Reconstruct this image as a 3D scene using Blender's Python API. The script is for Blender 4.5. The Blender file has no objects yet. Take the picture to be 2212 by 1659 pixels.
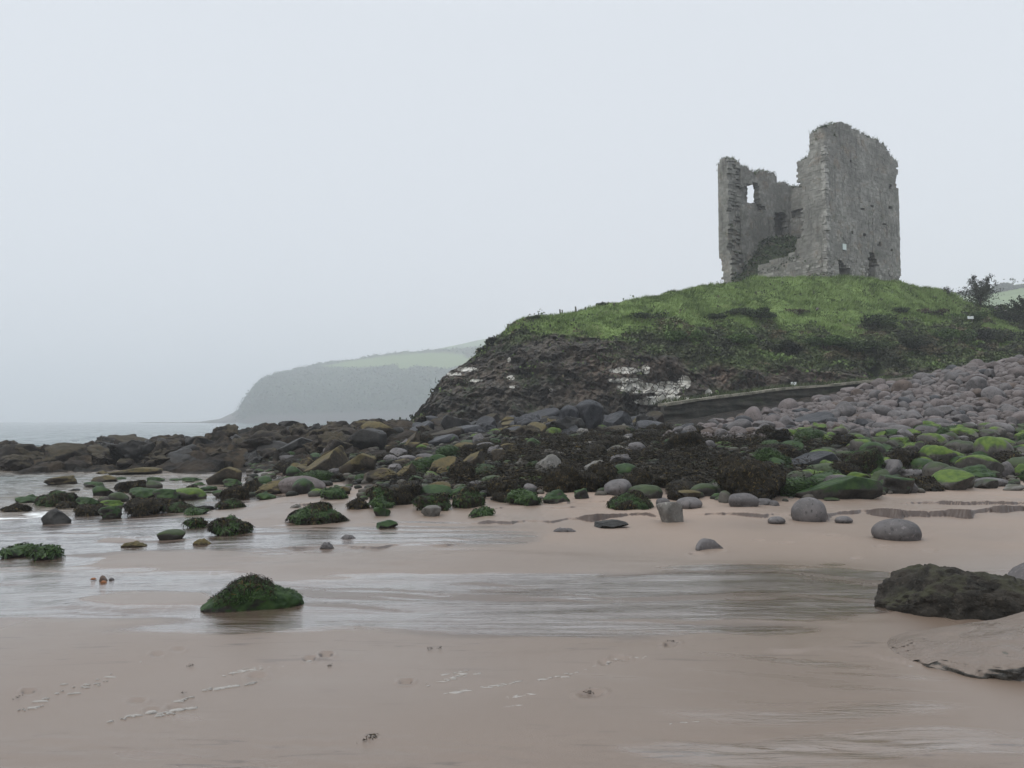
import bpy, bmesh, math, random
import numpy as np
from mathutils import Matrix

# ------------------------------------------------------------------ camera, sky, sun, exposure
sc = bpy.context.scene
COL = sc.collection
EYE = 1.6
F_D = 1661.2                      # focal length in units of a 2212 px wide photograph
PITCH = math.atan((910.0 - 829.5) / F_D)
cam_d = bpy.data.cameras.new("camera")
cam_d.sensor_width = 36.0
cam_d.lens = 36.0 * F_D / 2212.0
cam_d.clip_start = 0.1
cam_d.clip_end = 6000.0
cam = bpy.data.objects.new("camera", cam_d)
COL.objects.link(cam)
cam.location = (0, 0, EYE)
cam.rotation_euler = (math.pi / 2 + PITCH, 0, 0)
sc.camera = cam

SUN_EL, SUN_AZ = math.radians(52), math.radians(-114)   # veiled sun, high behind the left shoulder
w = bpy.data.worlds.new("World")
sc.world = w
w.use_nodes = True
nt = w.node_tree
bg = nt.nodes["Background"]
sky = nt.nodes.new("ShaderNodeTexSky")
sky.sky_type = 'NISHITA'
sky.sun_disc = False
sky.sun_elevation = SUN_EL
sky.sun_rotation = SUN_AZ
sky.dust_density = 6.0
hs = nt.nodes.new("ShaderNodeHueSaturation")
hs.inputs["Saturation"].default_value = 0.25
nt.links.new(sky.outputs[0], hs.inputs["Color"])
mixw = nt.nodes.new("ShaderNodeMix")
mixw.data_type = 'RGBA'
mixw.inputs[0].default_value = 0.86
nt.links.new(hs.outputs[0], mixw.inputs[6])
mixw.inputs[7].default_value = (8.25, 8.75, 9.4, 1)       # the even white of a full cloud cover
tc = nt.nodes.new("ShaderNodeTexCoord")
sx = nt.nodes.new("ShaderNodeSeparateXYZ")
nt.links.new(tc.outputs["Generated"], sx.inputs[0])
mr = nt.nodes.new("ShaderNodeMapRange")                  # an overcast sky is brightest overhead
mr.interpolation_type = 'SMOOTHSTEP'
nt.links.new(sx.outputs[2], mr.inputs[0])
for i_, v_ in ((1, .46), (2, .85), (3, 1.0), (4, 1.9)): mr.inputs[i_].default_value = v_
vm = nt.nodes.new("ShaderNodeVectorMath"); vm.operation = 'SCALE'
nt.links.new(mixw.outputs[2], vm.inputs[0])
nt.links.new(mr.outputs[0], vm.inputs[3])
nt.links.new(vm.outputs[0], bg.inputs[0])
bg.inputs[1].default_value = 0.10

sun_d = bpy.data.lights.new("sun", 'SUN')
sun_d.energy = 1.2
sun_d.angle = math.radians(30)
sun_d.color = (1.0, 0.96, 0.90)
sun = bpy.data.objects.new("sun", sun_d)
COL.objects.link(sun)
_sd = (math.sin(SUN_AZ) * math.cos(SUN_EL), math.cos(SUN_AZ) * math.cos(SUN_EL), math.sin(SUN_EL))
from mathutils import Vector
sun.rotation_euler = Vector(_sd).to_track_quat('Z', 'Y').to_euler()
sun.location = (-40, -40, 80)

sc.view_settings.view_transform = 'Standard'
sc.view_settings.look = 'None'
sc.view_settings.exposure = 0.0
sc.view_settings.gamma = 1.0
sc.view_settings.use_curve_mapping = False
sc.render.engine = 'CYCLES'
sc.cycles.use_denoising = True
sc.cycles.max_bounces = 6
sc.cycles.volume_bounces = 2
sc.cycles.transparent_max_bounces = 6
sc.cycles.caustics_reflective = False
sc.cycles.caustics_refractive = False

SEA = -0.30
rng = np.random.default_rng(7)
random.seed(7)

# ------------------------------------------------------------------ picture <-> world
cp, sp = math.cos(PITCH), math.sin(PITCH)
def ray(dx, dy):
    a = (np.asarray(dx, float) - 1106.0) / F_D
    b = (829.5 - np.asarray(dy, float)) / F_D
    return a, cp - b * sp, sp + b * cp
def at(dx, dy, Y):
    a, y, z = ray(dx, dy)
    t = Y / y
    return np.stack([a * t, np.broadcast_to(Y, np.shape(t)) * 1.0, EYE + z * t], -1)
def proj(x, y, z):
    zz = z - EYE
    d = y * cp + zz * sp
    b = (-y * sp + zz * cp) / d
    return 1106.0 + F_D * x / d, 829.5 - F_D * b

# ------------------------------------------------------------------ noise
def _h(ix, iy, iz, s):
    n = (ix.astype(np.int64) * 374761393 + iy.astype(np.int64) * 668265263 + iz.astype(np.int64) * 2147483647 + s * 974634777) & 0xffffffff
    n = ((n ^ (n >> 13)) * 1274126177) & 0xffffffff
    n = ((n ^ (n >> 16)) * 2246822519) & 0xffffffff
    return ((n ^ (n >> 15)) & 0xffffff) / float(0x1000000)
def vnoise(p, s=0):
    p = np.asarray(p, float)
    i = np.floor(p).astype(np.int64)
    f = p - i
    f = f * f * f * (f * (f * 6 - 15) + 10)
    out = 0
    for a in (0, 1):
        for b in (0, 1):
            for c in (0, 1):
                wgt = (f[..., 0] if a else 1 - f[..., 0]) * (f[..., 1] if b else 1 - f[..., 1]) * (f[..., 2] if c else 1 - f[..., 2])
                out = out + wgt * _h(i[..., 0] + a, i[..., 1] + b, i[..., 2] + c, s)
    return out * 2 - 1
def fbm(p, o=4, s=0, g=0.5):
    p = np.asarray(p, float)
    t, a, n = 0, 1.0, 0
    for k in range(o):
        t = t + a * vnoise(p * (2.03 ** k) + 17.3 * k, s + k)
        n += a
        a *= g
    return t / n * 1.6
def worley(p, s=0):
    p = np.asarray(p, float)
    i = np.floor(p).astype(np.int64)
    f1 = np.full(p.shape[:-1], 9.0); f2 = f1.copy(); cid = f1 * 0
    for a in (-1, 0, 1):
        for b in (-1, 0, 1):
            for c in (-1, 0, 1):
                j = i + np.array([a, b, c])
                r = [_h(j[..., 0], j[..., 1], j[..., 2], s + k) for k in range(4)]
                d = np.sqrt(sum((j[..., k] + r[k] - p[..., k]) ** 2 for k in range(3)))
                n = d < f1
                f2 = np.where(n, f1, np.minimum(f2, d))
                cid = np.where(n, r[3], cid)
                f1 = np.where(n, d, f1)
    return f1, f2, cid
def sstep(a, b, x):
    t = np.clip((x - a) / (b - a), 0, 1)
    return t * t * (3 - 2 * t)
def interp(x, xs, ys):
    return np.interp(x, xs, ys)
def inpoly(px, py, poly):
    px = np.asarray(px, float); py = np.asarray(py, float)
    r = np.zeros(np.broadcast(px, py).shape, bool)
    n = len(poly)
    for k in range(n):
        x0, y0 = poly[k]; x1, y1 = poly[(k + 1) % n]
        if y0 == y1: continue
        c = ((y0 > py) != (y1 > py)) & (px < (x1 - x0) * (py - y0) / (y1 - y0) + x0)
        r ^= c
    return r

# ------------------------------------------------------------------ meshes and tags
def mesh(name, V, F, mat=None, smooth=True, attrs=None):
    V = np.ascontiguousarray(V, np.float32).reshape(-1, 3)
    if not isinstance(F, (list, tuple)): F = [F]
    F = [np.ascontiguousarray(f, np.int32) for f in F if len(f)]
    me = bpy.data.meshes.new(name)
    me.vertices.add(len(V))
    me.vertices.foreach_set("co", V.ravel())
    idx = np.concatenate([f.ravel() for f in F])
    tot = np.concatenate([np.full(len(f), f.shape[1], np.int32) for f in F])
    me.loops.add(len(idx))
    me.loops.foreach_set("vertex_index", idx)
    me.polygons.add(len(tot))
    st = np.concatenate([[0], np.cumsum(tot)[:-1]]).astype(np.int32)
    me.polygons.foreach_set("loop_start", st)
    me.polygons.foreach_set("loop_total", tot)
    me.update(calc_edges=True)
    me.polygons.foreach_set("use_smooth", np.full(len(tot), smooth, bool))
    for k, a in (attrs or {}).items():
        at_ = me.attributes.new(k, 'FLOAT', 'POINT')
        at_.data.foreach_set("value", np.ascontiguousarray(a, np.float32).ravel())
    if mat: me.materials.append(mat)
    me.update()
    return me
def tag(o, label=None, cat=None, group=None, kind=None):
    if label: o["label"] = label
    if cat: o["category"] = cat
    if group: o["group"] = group
    if kind: o["kind"] = kind
    return o
def link(name, me, parent=None, loc=None):
    o = bpy.data.objects.new(name, me)
    COL.objects.link(o)
    if parent: o.parent = parent
    if loc is not None: o.location = loc
    return o
def gridfaces(nr, nc):
    i = np.arange(nr * nc).reshape(nr, nc)
    return np.stack([i[:-1, :-1], i[:-1, 1:], i[1:, 1:], i[1:, :-1]], -1).reshape(-1, 4)
def boxes(C, H, axes):
    """C (n,3) centres, H (n,3) half sizes, axes 3 unit vectors -> verts, faces"""
    s = np.array([[-1,-1,-1],[1,-1,-1],[1,1,-1],[-1,1,-1],[-1,-1,1],[1,-1,1],[1,1,1],[-1,1,1]], float)
    A = np.array(axes, float)
    V = C[:, None, :] + (s[None] * H[:, None, :]) @ A
    f = np.array([[0,3,2,1],[4,5,6,7],[0,1,5,4],[1,2,6,5],[2,3,7,6],[3,0,4,7]])
    Fc = (np.arange(len(C)) * 8)[:, None, None] + f[None]
    return V.reshape(-1, 3), Fc.reshape(-1, 4)
def leaf_quads(P, size, r, up=0.3, aspect=0.6, bias=None, flat=1.0):
    """randomly turned leaf-sized faces at points P -> verts, faces, per-vertex tint"""
    n = len(P)
    size = np.broadcast_to(size, (n,)) * r.uniform(0.6, 1.3, n)
    a = r.normal(size=(n, 3)); a[:, 2] = a[:, 2] * flat + up
    if bias is not None: a = a + bias
    a /= np.linalg.norm(a, axis=1)[:, None]
    b = np.cross(a, r.normal(size=(n, 3))); b /= np.linalg.norm(b, axis=1)[:, None] + 1e-9
    A = a * size[:, None] * 0.5; B = b * size[:, None] * 0.5 * aspect
    V = np.stack([P - A, P + B, P + A, P - B], 1).reshape(-1, 3)
    Fq = np.arange(n * 4).reshape(n, 4)
    return V, Fq, np.repeat(r.random(n), 4)
def blades(P, h, wd, r, lean=0.35, wind=(0.25, 0.0)):
    n = len(P)
    h = np.broadcast_to(h, (n,)) * r.uniform(0.5, 1.3, n)
    an = r.uniform(0, 2 * np.pi, n)
    side = np.stack([np.cos(an), np.sin(an), an * 0], 1) * (np.broadcast_to(wd, (n,)) * 0.5)[:, None]
    tip = P + np.stack([r.normal(0, lean, n) * h + wind[0] * h, r.normal(0, lean, n) * h + wind[1] * h, h], 1)
    V = np.stack([P - side, P + side, tip], 1).reshape(-1, 3)
    return V, np.arange(n * 3).reshape(n, 3), np.repeat(r.random(n), 3)
def tube(pts, rad, sides=6):
    pts = np.asarray(pts, float); n = len(pts)
    rad = np.broadcast_to(rad, (n,))
    V = []
    for k in range(n):
        t = pts[min(k + 1, n - 1)] - pts[max(k - 1, 0)]
        t = t / (np.linalg.norm(t) + 1e-9)
        a = np.cross(t, [0.31, 0.12, 0.94] if abs(t[2]) < 0.9 else [1, 0, 0]); a /= np.linalg.norm(a)
        b = np.cross(t, a)
        for j in range(sides):
            q = 2 * math.pi * j / sides
            V.append(pts[k] + rad[k] * (math.cos(q) * a + math.sin(q) * b))
    Fq = []
    for k in range(n - 1):
        for j in range(sides):
            j2 = (j + 1) % sides
            Fq.append([k * sides + j, k * sides + j2, (k + 1) * sides + j2, (k + 1) * sides + j])
    V.append(pts[-1]); e = len(V) - 1
    Fq += [[(n - 1) * sides + j, (n - 1) * sides + (j + 1) % sides, e, e] for j in range(sides)]
    T = np.array([f[:3] for f in Fq if f[2] == f[3]]); Q = np.array([f for f in Fq if f[2] != f[3]])
    return np.array(V), Q, T
class MB:
    def __init__(s): s.V = []; s.Q = []; s.T = []; s.A = []; s.n = 0
    def add(s, V, Q=None, T=None, a=0.5):
        s.V.append(V)
        if Q is not None and len(Q): s.Q.append(np.asarray(Q) + s.n)
        if T is not None and len(T): s.T.append(np.asarray(T) + s.n)
        s.A.append(np.broadcast_to(a, (len(V),)))
        s.n += len(V)
    def mesh(s, name, mat, smooth=True):
        F = []
        if s.Q: F.append(np.concatenate(s.Q))
        if s.T: F.append(np.concatenate(s.T))
        return mesh(name, np.concatenate(s.V), F, mat, smooth, {"tint": np.concatenate(s.A)})

# ------------------------------------------------------------------ materials
def M(name):
    m = bpy.data.materials.new(name); m.use_nodes = True
    return m, m.node_tree.nodes, m.node_tree.links, m.node_tree.nodes["Principled BSDF"]
class NB:
    """small node-building helper"""
    def __init__(s, name):
        s.m, s.N, s.L, s.B = M(name)
        s.pos = s.N.new("ShaderNodeNewGeometry")
    def inp(s, sock, v):
        if hasattr(v, "is_output"): s.L.new(v, sock)
        elif isinstance(v, (tuple, list)) and len(v) == 3 and sock.type == 'RGBA': sock.default_value = (*v, 1)
        else: sock.default_value = v
    def vec(s, scale, src=None):
        n = s.N.new("ShaderNodeVectorMath"); n.operation = 'MULTIPLY'
        s.L.new(src or s.pos.outputs["Position"], n.inputs[0])
        n.inputs[1].default_value = scale if isinstance(scale, tuple) else (scale,) * 3
        return n.outputs[0]
    def noise(s, scale, detail=5, rough=0.55, dist=0.0, vec=None):
        n = s.N.new("ShaderNodeTexNoise")
        s.L.new(vec or s.pos.outputs["Position"], n.inputs["Vector"])
        n.inputs["Scale"].default_value = scale; n.inputs["Detail"].default_value = detail
        n.inputs["Roughness"].default_value = rough; n.inputs["Distortion"].default_value = dist
        return n.outputs["Fac"]
    def voro(s, scale, vec=None, feat='F1', out="Distance"):
        n = s.N.new("ShaderNodeTexVoronoi"); n.feature = feat
        s.L.new(vec or s.pos.outputs["Position"], n.inputs["Vector"])
        n.inputs["Scale"].default_value = scale
        return n.outputs[out]
    def attr(s, name):
        n = s.N.new("ShaderNodeAttribute"); n.attribute_name = name
        return n.outputs["Fac"]
    def nz(s):
        n = s.N.new("ShaderNodeSeparateXYZ"); s.L.new(s.pos.outputs["Normal"], n.inputs[0])
        return n.outputs[2]
    def xyz(s):
        n = s.N.new("ShaderNodeSeparateXYZ"); s.L.new(s.pos.outputs["Position"], n.inputs[0])
        return n.outputs
    def rand(s):
        return s.N.new("ShaderNodeObjectInfo").outputs["Random"]
    def math(s, op, a, b=0.0, c=None):
        n = s.N.new("ShaderNodeMath"); n.operation = op
        s.inp(n.inputs[0], a); s.inp(n.inputs[1], b)
        if c is not None: s.inp(n.inputs[2], c)
        return n.outputs[0]
    def step(s, x, a, b):
        n = s.N.new("ShaderNodeMapRange"); n.interpolation_type = 'SMOOTHSTEP'
        s.inp(n.inputs[0], x); n.inputs[1].default_value = a; n.inputs[2].default_value = b
        return n.outputs[0]
    def mix(s, f, a, b):
        n = s.N.new("ShaderNodeMix"); n.data_type = 'RGBA'
        s.inp(n.inputs[0], f); s.inp(n.inputs[6], a); s.inp(n.inputs[7], b)
        return n.outputs[2]
    def mixf(s, f, a, b):
        n = s.N.new("ShaderNodeMix"); n.data_type = 'FLOAT'
        s.inp(n.inputs[0], f); s.inp(n.inputs[2], a); s.inp(n.inputs[3], b)
        return n.outputs[0]
    def bump(s, h, strength, dist, prev=None):
        n = s.N.new("ShaderNodeBump")
        s.inp(n.inputs["Height"], h); s.inp(n.inputs["Strength"], strength); n.inputs["Distance"].default_value = dist
        if prev is not None: s.L.new(prev, n.inputs["Normal"])
        return n.outputs[0]
    def done(s, col, rough, bump=None, spec=0.5, ior=None):
        s.inp(s.B.inputs["Base Color"], col); s.inp(s.B.inputs["Roughness"], rough)
        if bump is not None: s.L.new(bump, s.B.inputs["Normal"])
        s.inp(s.B.inputs["Specular IOR Level"], spec)
        if ior: s.B.inputs["IOR"].default_value = ior
        return s.m

def rock_mat(name, ca, cb, algae=None, cover=(0.5, 0.8), rough=0.55, speck=None, bumpd=0.02, scale=1.0, spec=.16):
    b = NB(name)
    n1 = b.noise(2.2 * scale, 6, 0.6)
    c = b.mix(b.step(n1, 0.35, 0.68), ca, cb)
    c = b.mix(b.math('MULTIPLY', b.rand(), 0.55), c, tuple(x * 0.55 for x in ca))
    fine = b.noise(18 * scale, 5, 0.65)
    c = b.mix(b.step(fine, 0.52, 0.72), c, tuple(x * 1.35 for x in cb))
    c = b.mix(b.step(b.noise(9 * scale, 4, 0.7), 0.56, 0.66), c, tuple(x * 0.5 for x in ca))
    if speck:
        c = b.mix(b.math('MULTIPLY', b.step(b.noise(5.5 * scale, 6, 0.75, 0.6), 0.56, 0.62), b.step(b.nz(), -0.2, 0.5)), c, speck)
    if algae:
        g0, g1 = algae
        cov = b.math('ADD', b.math('MULTIPLY', b.nz(), 0.55), b.math('MULTIPLY', b.math('SUBTRACT', b.noise(1.7 * scale, 5, 0.6), 0.5), 1.7))
        cov = b.math('ADD', cov, b.math('MULTIPLY', b.rand(), 0.25))
        ac = b.mix(b.step(b.noise(6 * scale, 4, 0.6), 0.35, 0.65), g0, g1)
        c = b.mix(b.step(cov, cover[0] * 0.6, cover[1] * 0.6), c, ac)
    hgt = b.math('ADD', b.noise(7 * scale, 7, 0.65), b.math('MULTIPLY', b.voro(4.5 * scale), 0.35))
    return b.done(c, b.mixf(fine, rough - 0.12, rough + 0.2), b.bump(hgt, 0.9, bumpd), spec)
# ------------------------------------------------------------------ the beach (sand, foreshore, shelf under the boulders)
_U = np.array([-1.2, -.66, -.5, -.33, -.24, -.15, 0, .15, .33, .5, .66, .9, 1.3])
_Y = np.array([0, 6, 10, 12, 14, 16, 18, 20, 23, 26, 30, 33, 36, 40, 44, 48, 54, 70.])
_Z = np.array([
 [0, -.1, -.35, -.5, -.6, -.8, -.9, -1, -1, -1, -.6, .2, -.6, -1.5, -2, -2, -2, -3],
 [0, -.02, -.1, -.16, -.25, -.34, -.42, -.5, -.55, -.6, -.28, .12, -.1, -1.2, -2, -2, -2, -3],
 [0, 0, -.04, -.10, -.17, -.25, -.32, -.36, -.42, -.5, -.22, .25, .15, -1, -2, -2, -2, -3],
 [0, 0, 0, -.02, -.07, -.14, -.22, -.28, -.32, -.33, -.18, .42, .9, .6, -.8, -2, -2, -3],
 [0, 0, 0, 0, -.02, -.05, -.04, 0, .05, .1, .25, .7, 1.1, 1.2, .2, -1.5, -2, -3],
 [0, 0, 0, 0, 0, 0, .05, .1, .15, .25, .45, .7, 1.0, 1.3, 1.3, .6, -1.0, -2],
 [0, 0, 0, 0, 0, .06, .15, .25, .42, .6, .85, 1.0, 1.15, 1.4, 1.6, 1.7, 1.7, 1.7],
 [0, 0, 0, 0, 0, .08, .18, .3, .5, .72, .92, 1.02, 1.1, 1.18, 1.22, 1.4, 1.8, 2.2],
 [0, 0, 0, 0, .0, .08, .2, .3, .6, .9, 1.25, 1.5, 1.8, 2.15, 2.35, 2.6, 3, 3],
 [0, 0, 0, 0, 0, 0, .05, .2, .55, .95, 1.4, 1.85, 2.4, 3.1, 3.75, 4.1, 4.2, 4.2],
 [0, 0, 0, 0, 0, 0, .02, .08, .45, .9, 1.5, 2.25, 3.1, 4.2, 5.0, 5.2, 5.0, 5],
 [0, 0, 0, 0, 0, 0, 0, .2, .6, 1.1, 1.9, 2.9, 3.8, 5, 5.7, 5.8, 5.6, 5.4],
 [0, 0, 0, 0, 0, 0, 0, .3, .8, 1.4, 2.4, 3.4, 4.4, 5.6, 6, 6, 6, 6]])
_gu = np.linspace(-1.2, 1.3, 251); _gy = np.linspace(0, 70, 281)
_t1 = np.stack([np.interp(_gy, _Y, r) for r in _Z])
_t2 = np.stack([np.interp(_gu, _U, _t1[:, k]) for k in range(len(_gy))], 1)
def _blur(a, n, ax):
    for _ in range(n):
        a = (np.roll(a, 1, ax) + np.roll(a, -1, ax) + 2 * a) / 4 if False else np.apply_along_axis(lambda v: np.convolve(np.pad(v, 1, mode='edge'), [.25, .5, .25], 'valid'), ax, a)
    return a
_T = _blur(_blur(_t2, 40, 0), 6, 1)
def ground(x, y):
    u = np.clip(np.asarray(x) / np.maximum(y, .3), -1.199, 1.299); yy = np.clip(y, 0, 69.9)
    fu = (u + 1.2) / 2.5 * 250; fy = yy / 70 * 280
    iu = fu.astype(int); iy = fy.astype(int); a = fu - iu; b = fy - iy
    return (_T[iu, iy] * (1 - a) * (1 - b) + _T[iu + 1, iy] * a * (1 - b) + _T[iu, iy + 1] * (1 - a) * b + _T[iu + 1, iy + 1] * a * b)

SCARPS = [  # edges of little sand steps: picture line, height in metres, length of the bank behind
 ([1010, 1100, 1200, 1290, 1400, 1445], [1128, 1133, 1131, 1120, 1114, 1124], .12, 2.2),
 ([1500, 1545, 1600, 1700, 1790, 1860, 1920, 2000, 2100, 2212, 2500], [1112, 1116, 1118, 1120, 1118, 1108, 1110, 1116, 1112, 1100, 1090], .15, 2.5),
 ([1930, 2000, 2100, 2212, 2500], [1092, 1092, 1095, 1098, 1095], .08, 1.5),
 ([580, 640, 700, 760], [1083, 1088, 1086, 1084], .05, 1.2),
 ([1190, 1250, 1330, 1380], [1087, 1090, 1087, 1086], .06, 1.2),
 ([1010, 1100, 1250, 1320], [1103, 1099, 1100, 1103], .03, 1.0),
 ([590, 680, 800, 900, 1010], [1176, 1184, 1181, 1178, 1172], .035, .8),
 ([330, 400, 500, 560], [1240, 1237, 1235, 1239], .022, .5),
 ([60, 170, 260, 360, 450], [1311, 1311, 1318, 1316, 1319], .022, .35),
 ([210, 300, 340, 372], [1158, 1159, 1161, 1163], .03, .6),
 ([1700, 1745, 1790, 1815], [1304, 1309, 1318, 1324], .018, .3),
 ([1650, 1720, 1800, 1880, 1960, 2080], [1402, 1404, 1410, 1420, 1431, 1450], .012, .5),
]
WET = [
 ([-900, 0, 400, 700, 1000, 1150, 1215], [1050, 1070, 1118, 1133, 1139, 1141, 1150], [1240, 1230, 1222, 1206, 1192, 1166, 1152], 1.0),
 ([-900, 0, 200, 600, 900, 1200, 1500, 1800, 1900, 1970], [1228, 1230, 1233, 1243, 1240, 1232, 1222, 1222, 1235, 1258], [1350, 1345, 1350, 1362, 1380, 1376, 1368, 1352, 1330, 1300], 1.0),
 ([-900, 0, 800, 1400, 2212, 3000], [1590, 1590, 1600, 1596, 1600, 1600], [2200, 2200, 2200, 2200, 2200, 2200], .33),
]
DRY = [(370, 1206, 190, 20), (680, 1218, 190, 22), (315, 1296, 180, 22), (1000, 1215, 420, 22), (560, 1130, 70, 9), (250, 1165, 60, 6), (2080, 1290, 120, 26)]
FOOT = [(1277, 1501, 24, 7, 20), (1452, 1389, 14, 5, 10), (1446, 1394, 12, 4, 10), (1330, 1423, 14, 5, 15), (1308, 1432, 14, 5, 15), (340, 1416, 13, 5, 10), (384, 1406, 13, 4, 10), (62, 1494, 14, 5, 10), (705, 1417, 14, 5, 10), (668, 1427, 13, 4, 10), (555, 1462, 18, 6, 12), (327, 1536, 16, 5, 15), (378, 1529, 16, 5, 15), (295, 1515, 18, 5, 15), (877, 1474, 14, 4, 10), (1350, 1425, 12, 4, 10), (1555, 1190, 12, 2.5, 0), (1505, 1196, 14, 2.5, 0), (1905, 1180, 14, 3, 0), (1800, 1155, 12, 2.5, 0), (1640, 1166, 12, 2, 0), (1700, 1172, 13, 2.5, 0), (2010, 1190, 14, 3, 0), (1850, 1205, 12, 2.5, 0)]
FROZ = [(60, 250), (300, 700)]

def rocky_mask(x, y):
    u = x / y
    n = fbm(np.stack([x * .35, y * .35, x * 0], -1), 3, 5)
    left = sstep(-.19, -.28, u)
    edge = 16.5 + 2.0 * sstep(.35, .7, u) + 1.0 * sstep(-.1, -.3, u) + 9 * left
    return sstep(0, 2.2, y - edge + n * 1.5)
def build_beach():
    u = np.concatenate([np.linspace(-1.2, -.72, 60), np.linspace(-.715, .715, 900), np.linspace(.72, 1.3, 70)])
    ys = np.concatenate([np.geomspace(.7, 9, 380, endpoint=False), np.geomspace(9, 21, 330, endpoint=False), np.geomspace(21, 48, 330, endpoint=False), np.geomspace(48, 70, 40)])
    Uu, Yy = np.meshgrid(u, ys)
    x, y = Uu * Yy, Yy
    z0 = ground(x, y)
    dx, dy = proj(x, y, z0 * 0 + np.minimum(z0, .05))
    P = np.stack([x, y, x * 0], -1)
    dz = .012 * fbm(P * np.array([.5, .9, 1]), 3, 3) * sstep(2, 6, y)
    nl = fbm(np.stack([x * 2.2, y * .7, x * 0], -1), 4, 11)
    n2_ = fbm(np.stack([x * 3, y * 2, x * 0], -1), 3, 12)
    for xs, yl, h, back in SCARPS:
        h = h * .6
        li = interp(dx, xs, yl) + nl * 6.0 + n2_ * 1.5
        d = (li - dy) * y * y / (F_D * EYE)
        x0, x1 = xs[0], xs[-1]
        amp = h * sstep(x0 - 10, x0 + 60, dx) * (1 - sstep(x1 - 50, x1 + 10, dx)) * (1 + .35 * nl)
        far = np.where(d > 0, np.exp(-d / back), 1)
        dz += amp * (sstep(-.01, .028 * (y / 8), d) * far - .16 * np.exp(-np.abs(d) / (.12 * back)) * (d < 0)) * np.clip(.8 + .5 * nl, .5, 1.1)
    wet = np.zeros_like(x)
    ns = fbm(np.stack([x * .9, y * 3.5, x * 0], -1), 4, 21)
    for xs, tp, bt, s in WET:
        t = interp(dx, xs, tp) + ns * 16; b = interp(dx, xs, bt) + ns * 20
        m = sstep(-16, 26, dy - t) * sstep(-26, 40, b - dy) * s
        m *= 1 - sstep(xs[-1] - 60, xs[-1], dx)
        wet = np.maximum(wet, m)
    for cx, cy, rx, ry in DRY:
        e = ((dx - cx) / rx) ** 2 + ((dy - cy) / ry) ** 2 + ns * .5
        k = 1 - sstep(.1, 1.5, e)
        wet *= 1 - .93 * k
        dz += .012 * k
    dz -= .010 * wet * (dy < 1590)
    # braided rivulets
    rv = fbm(np.stack([x * .55 + y * .25, y * 4.2 - x * .5, x * 0], -1), 4, 31)
    dz += .009 * rv * wet * sstep(4, 5, y) * sstep(25, 14, y)
    # ripples right at the bottom
    rp = fbm(np.stack([x * 3.0 + y, y * 16 + x * 2, x * 0], -1), 3, 41)
    dz += .0042 * rp * sstep(1570, 1610, dy)
    for cx, cy, rx, ry, ang in FOOT:
        a = math.radians(-ang)
        ex = ((dx - cx) * math.cos(a) + (dy - cy) * math.sin(a) * 1) / rx; ey = (-(dx - cx) * math.sin(a) * .3 + (dy - cy)) / ry
        r2 = ex ** 2 + ey ** 2
        dz += (-.014 * np.exp(-r2 ** 2) + .004 * np.exp(-(r2 - 2.2) ** 2)) * (1 + .7 * nl)
    # heaped sand with a wet undercut edge, lower right
    rk = rocky_mask(x, y)
    f1, f2, cid = worley(np.stack([x * .8, y * .8, x * 0], -1), 3)
    crag = (cid - .5) * .5 + (f2 - f1) * .25 + fbm(P * 1.4, 4, 9) * .22
    reef = sstep(-.05, -.2, Uu) * sstep(27, 31, y)
    dz += rk * (.10 * fbm(P * 1.2, 3, 8) + reef * (crag * 1.15 + .02))
    dz *= np.where(rk > .5, 1, 1)
    z = z0 + dz
    wet *= 1 - .34 * np.exp(-(((dx - 1620) / 330) ** 2 + ((dy - 1290) / 60) ** 2))
    wet *= 1 - .25 * np.exp(-(((dx - 800) / 420) ** 2 + ((dy - 1165) / 30) ** 2))
    wy = y + (.16 * x + .35 * fbm(np.stack([x * .35, y * .35, x * 0], -1), 3, 33)) * sstep(16, 6, y)
    flow = .5 + .42 * fbm(np.stack([x * .6, wy * 5.0, x * 0], -1), 5, 34)
    dz += .006 * (flow - .5) * wet * sstep(4, 5, y)
    streak = np.clip(np.exp(-((dy - 1385) / 45) ** 2) + sstep(1565, 1625, dy) + .9 * np.exp(-((dy - 1185) / 50) ** 2) * sstep(1500, 900, dx) + .25, 0, 1)
    wet = np.maximum(wet, sstep(-.10, -.22, z) * .9)
    wet = np.maximum(wet, .30 * sstep(1330, 1380, dy) * (.75 + .5 * fbm(P * .6, 3, 51)))
    drya = sstep(1238, 1150, dy) * sstep(500, 1250, dx + 260 * nl) * (1 - sstep(.05, .5, wet)) * np.clip(.75 + .5 * fbm(P * .35, 3, 52), 0, 1)
    V = np.stack([x, y, z], -1)
    b = NB("beach sand and shelf rock")
    wt = b.attr("wet"); rk_ = b.attr("rocky"); rf = b.attr("reef")
    st = b.attr('flow')
    st2 = b.noise(1, 5, .65, 1.1, vec=b.vec((1.7, 15.0, 1)))
    film = b.step(b.math('ADD', wt, b.math('MULTIPLY', b.math('SUBTRACT', st, .5), b.math('MULTIPLY', wt, 2.3))), .26, .62)
    dry = b.mix(b.noise(.6, 4), (.222, .166, .127), (.255, .191, .148))
    dry = b.mix(b.math('MULTIPLY', b.step(b.noise(420, 2), .5, .75), .35), dry, (.14, .095, .075))
    damp = b.mix(b.noise(.5, 3), (.142, .104, .078), (.168, .124, .094))
    damp = b.mix(b.math('MULTIPLY', b.math('MULTIPLY', b.step(st2, .57, .68), b.attr('streak')), .8), damp, (.072, .050, .038))
    c = b.mix(b.attr("dry"), damp, dry)
    c = b.mix(b.step(wt, .25, .8), c, (.098, .070, .053))
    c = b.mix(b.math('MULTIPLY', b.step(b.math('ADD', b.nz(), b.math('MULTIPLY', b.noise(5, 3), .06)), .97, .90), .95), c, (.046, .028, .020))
    rc = b.mix(b.step(b.noise(1.3, 5), .4, .62), (.012, .011, .0095), (.033, .026, .020))
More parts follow.
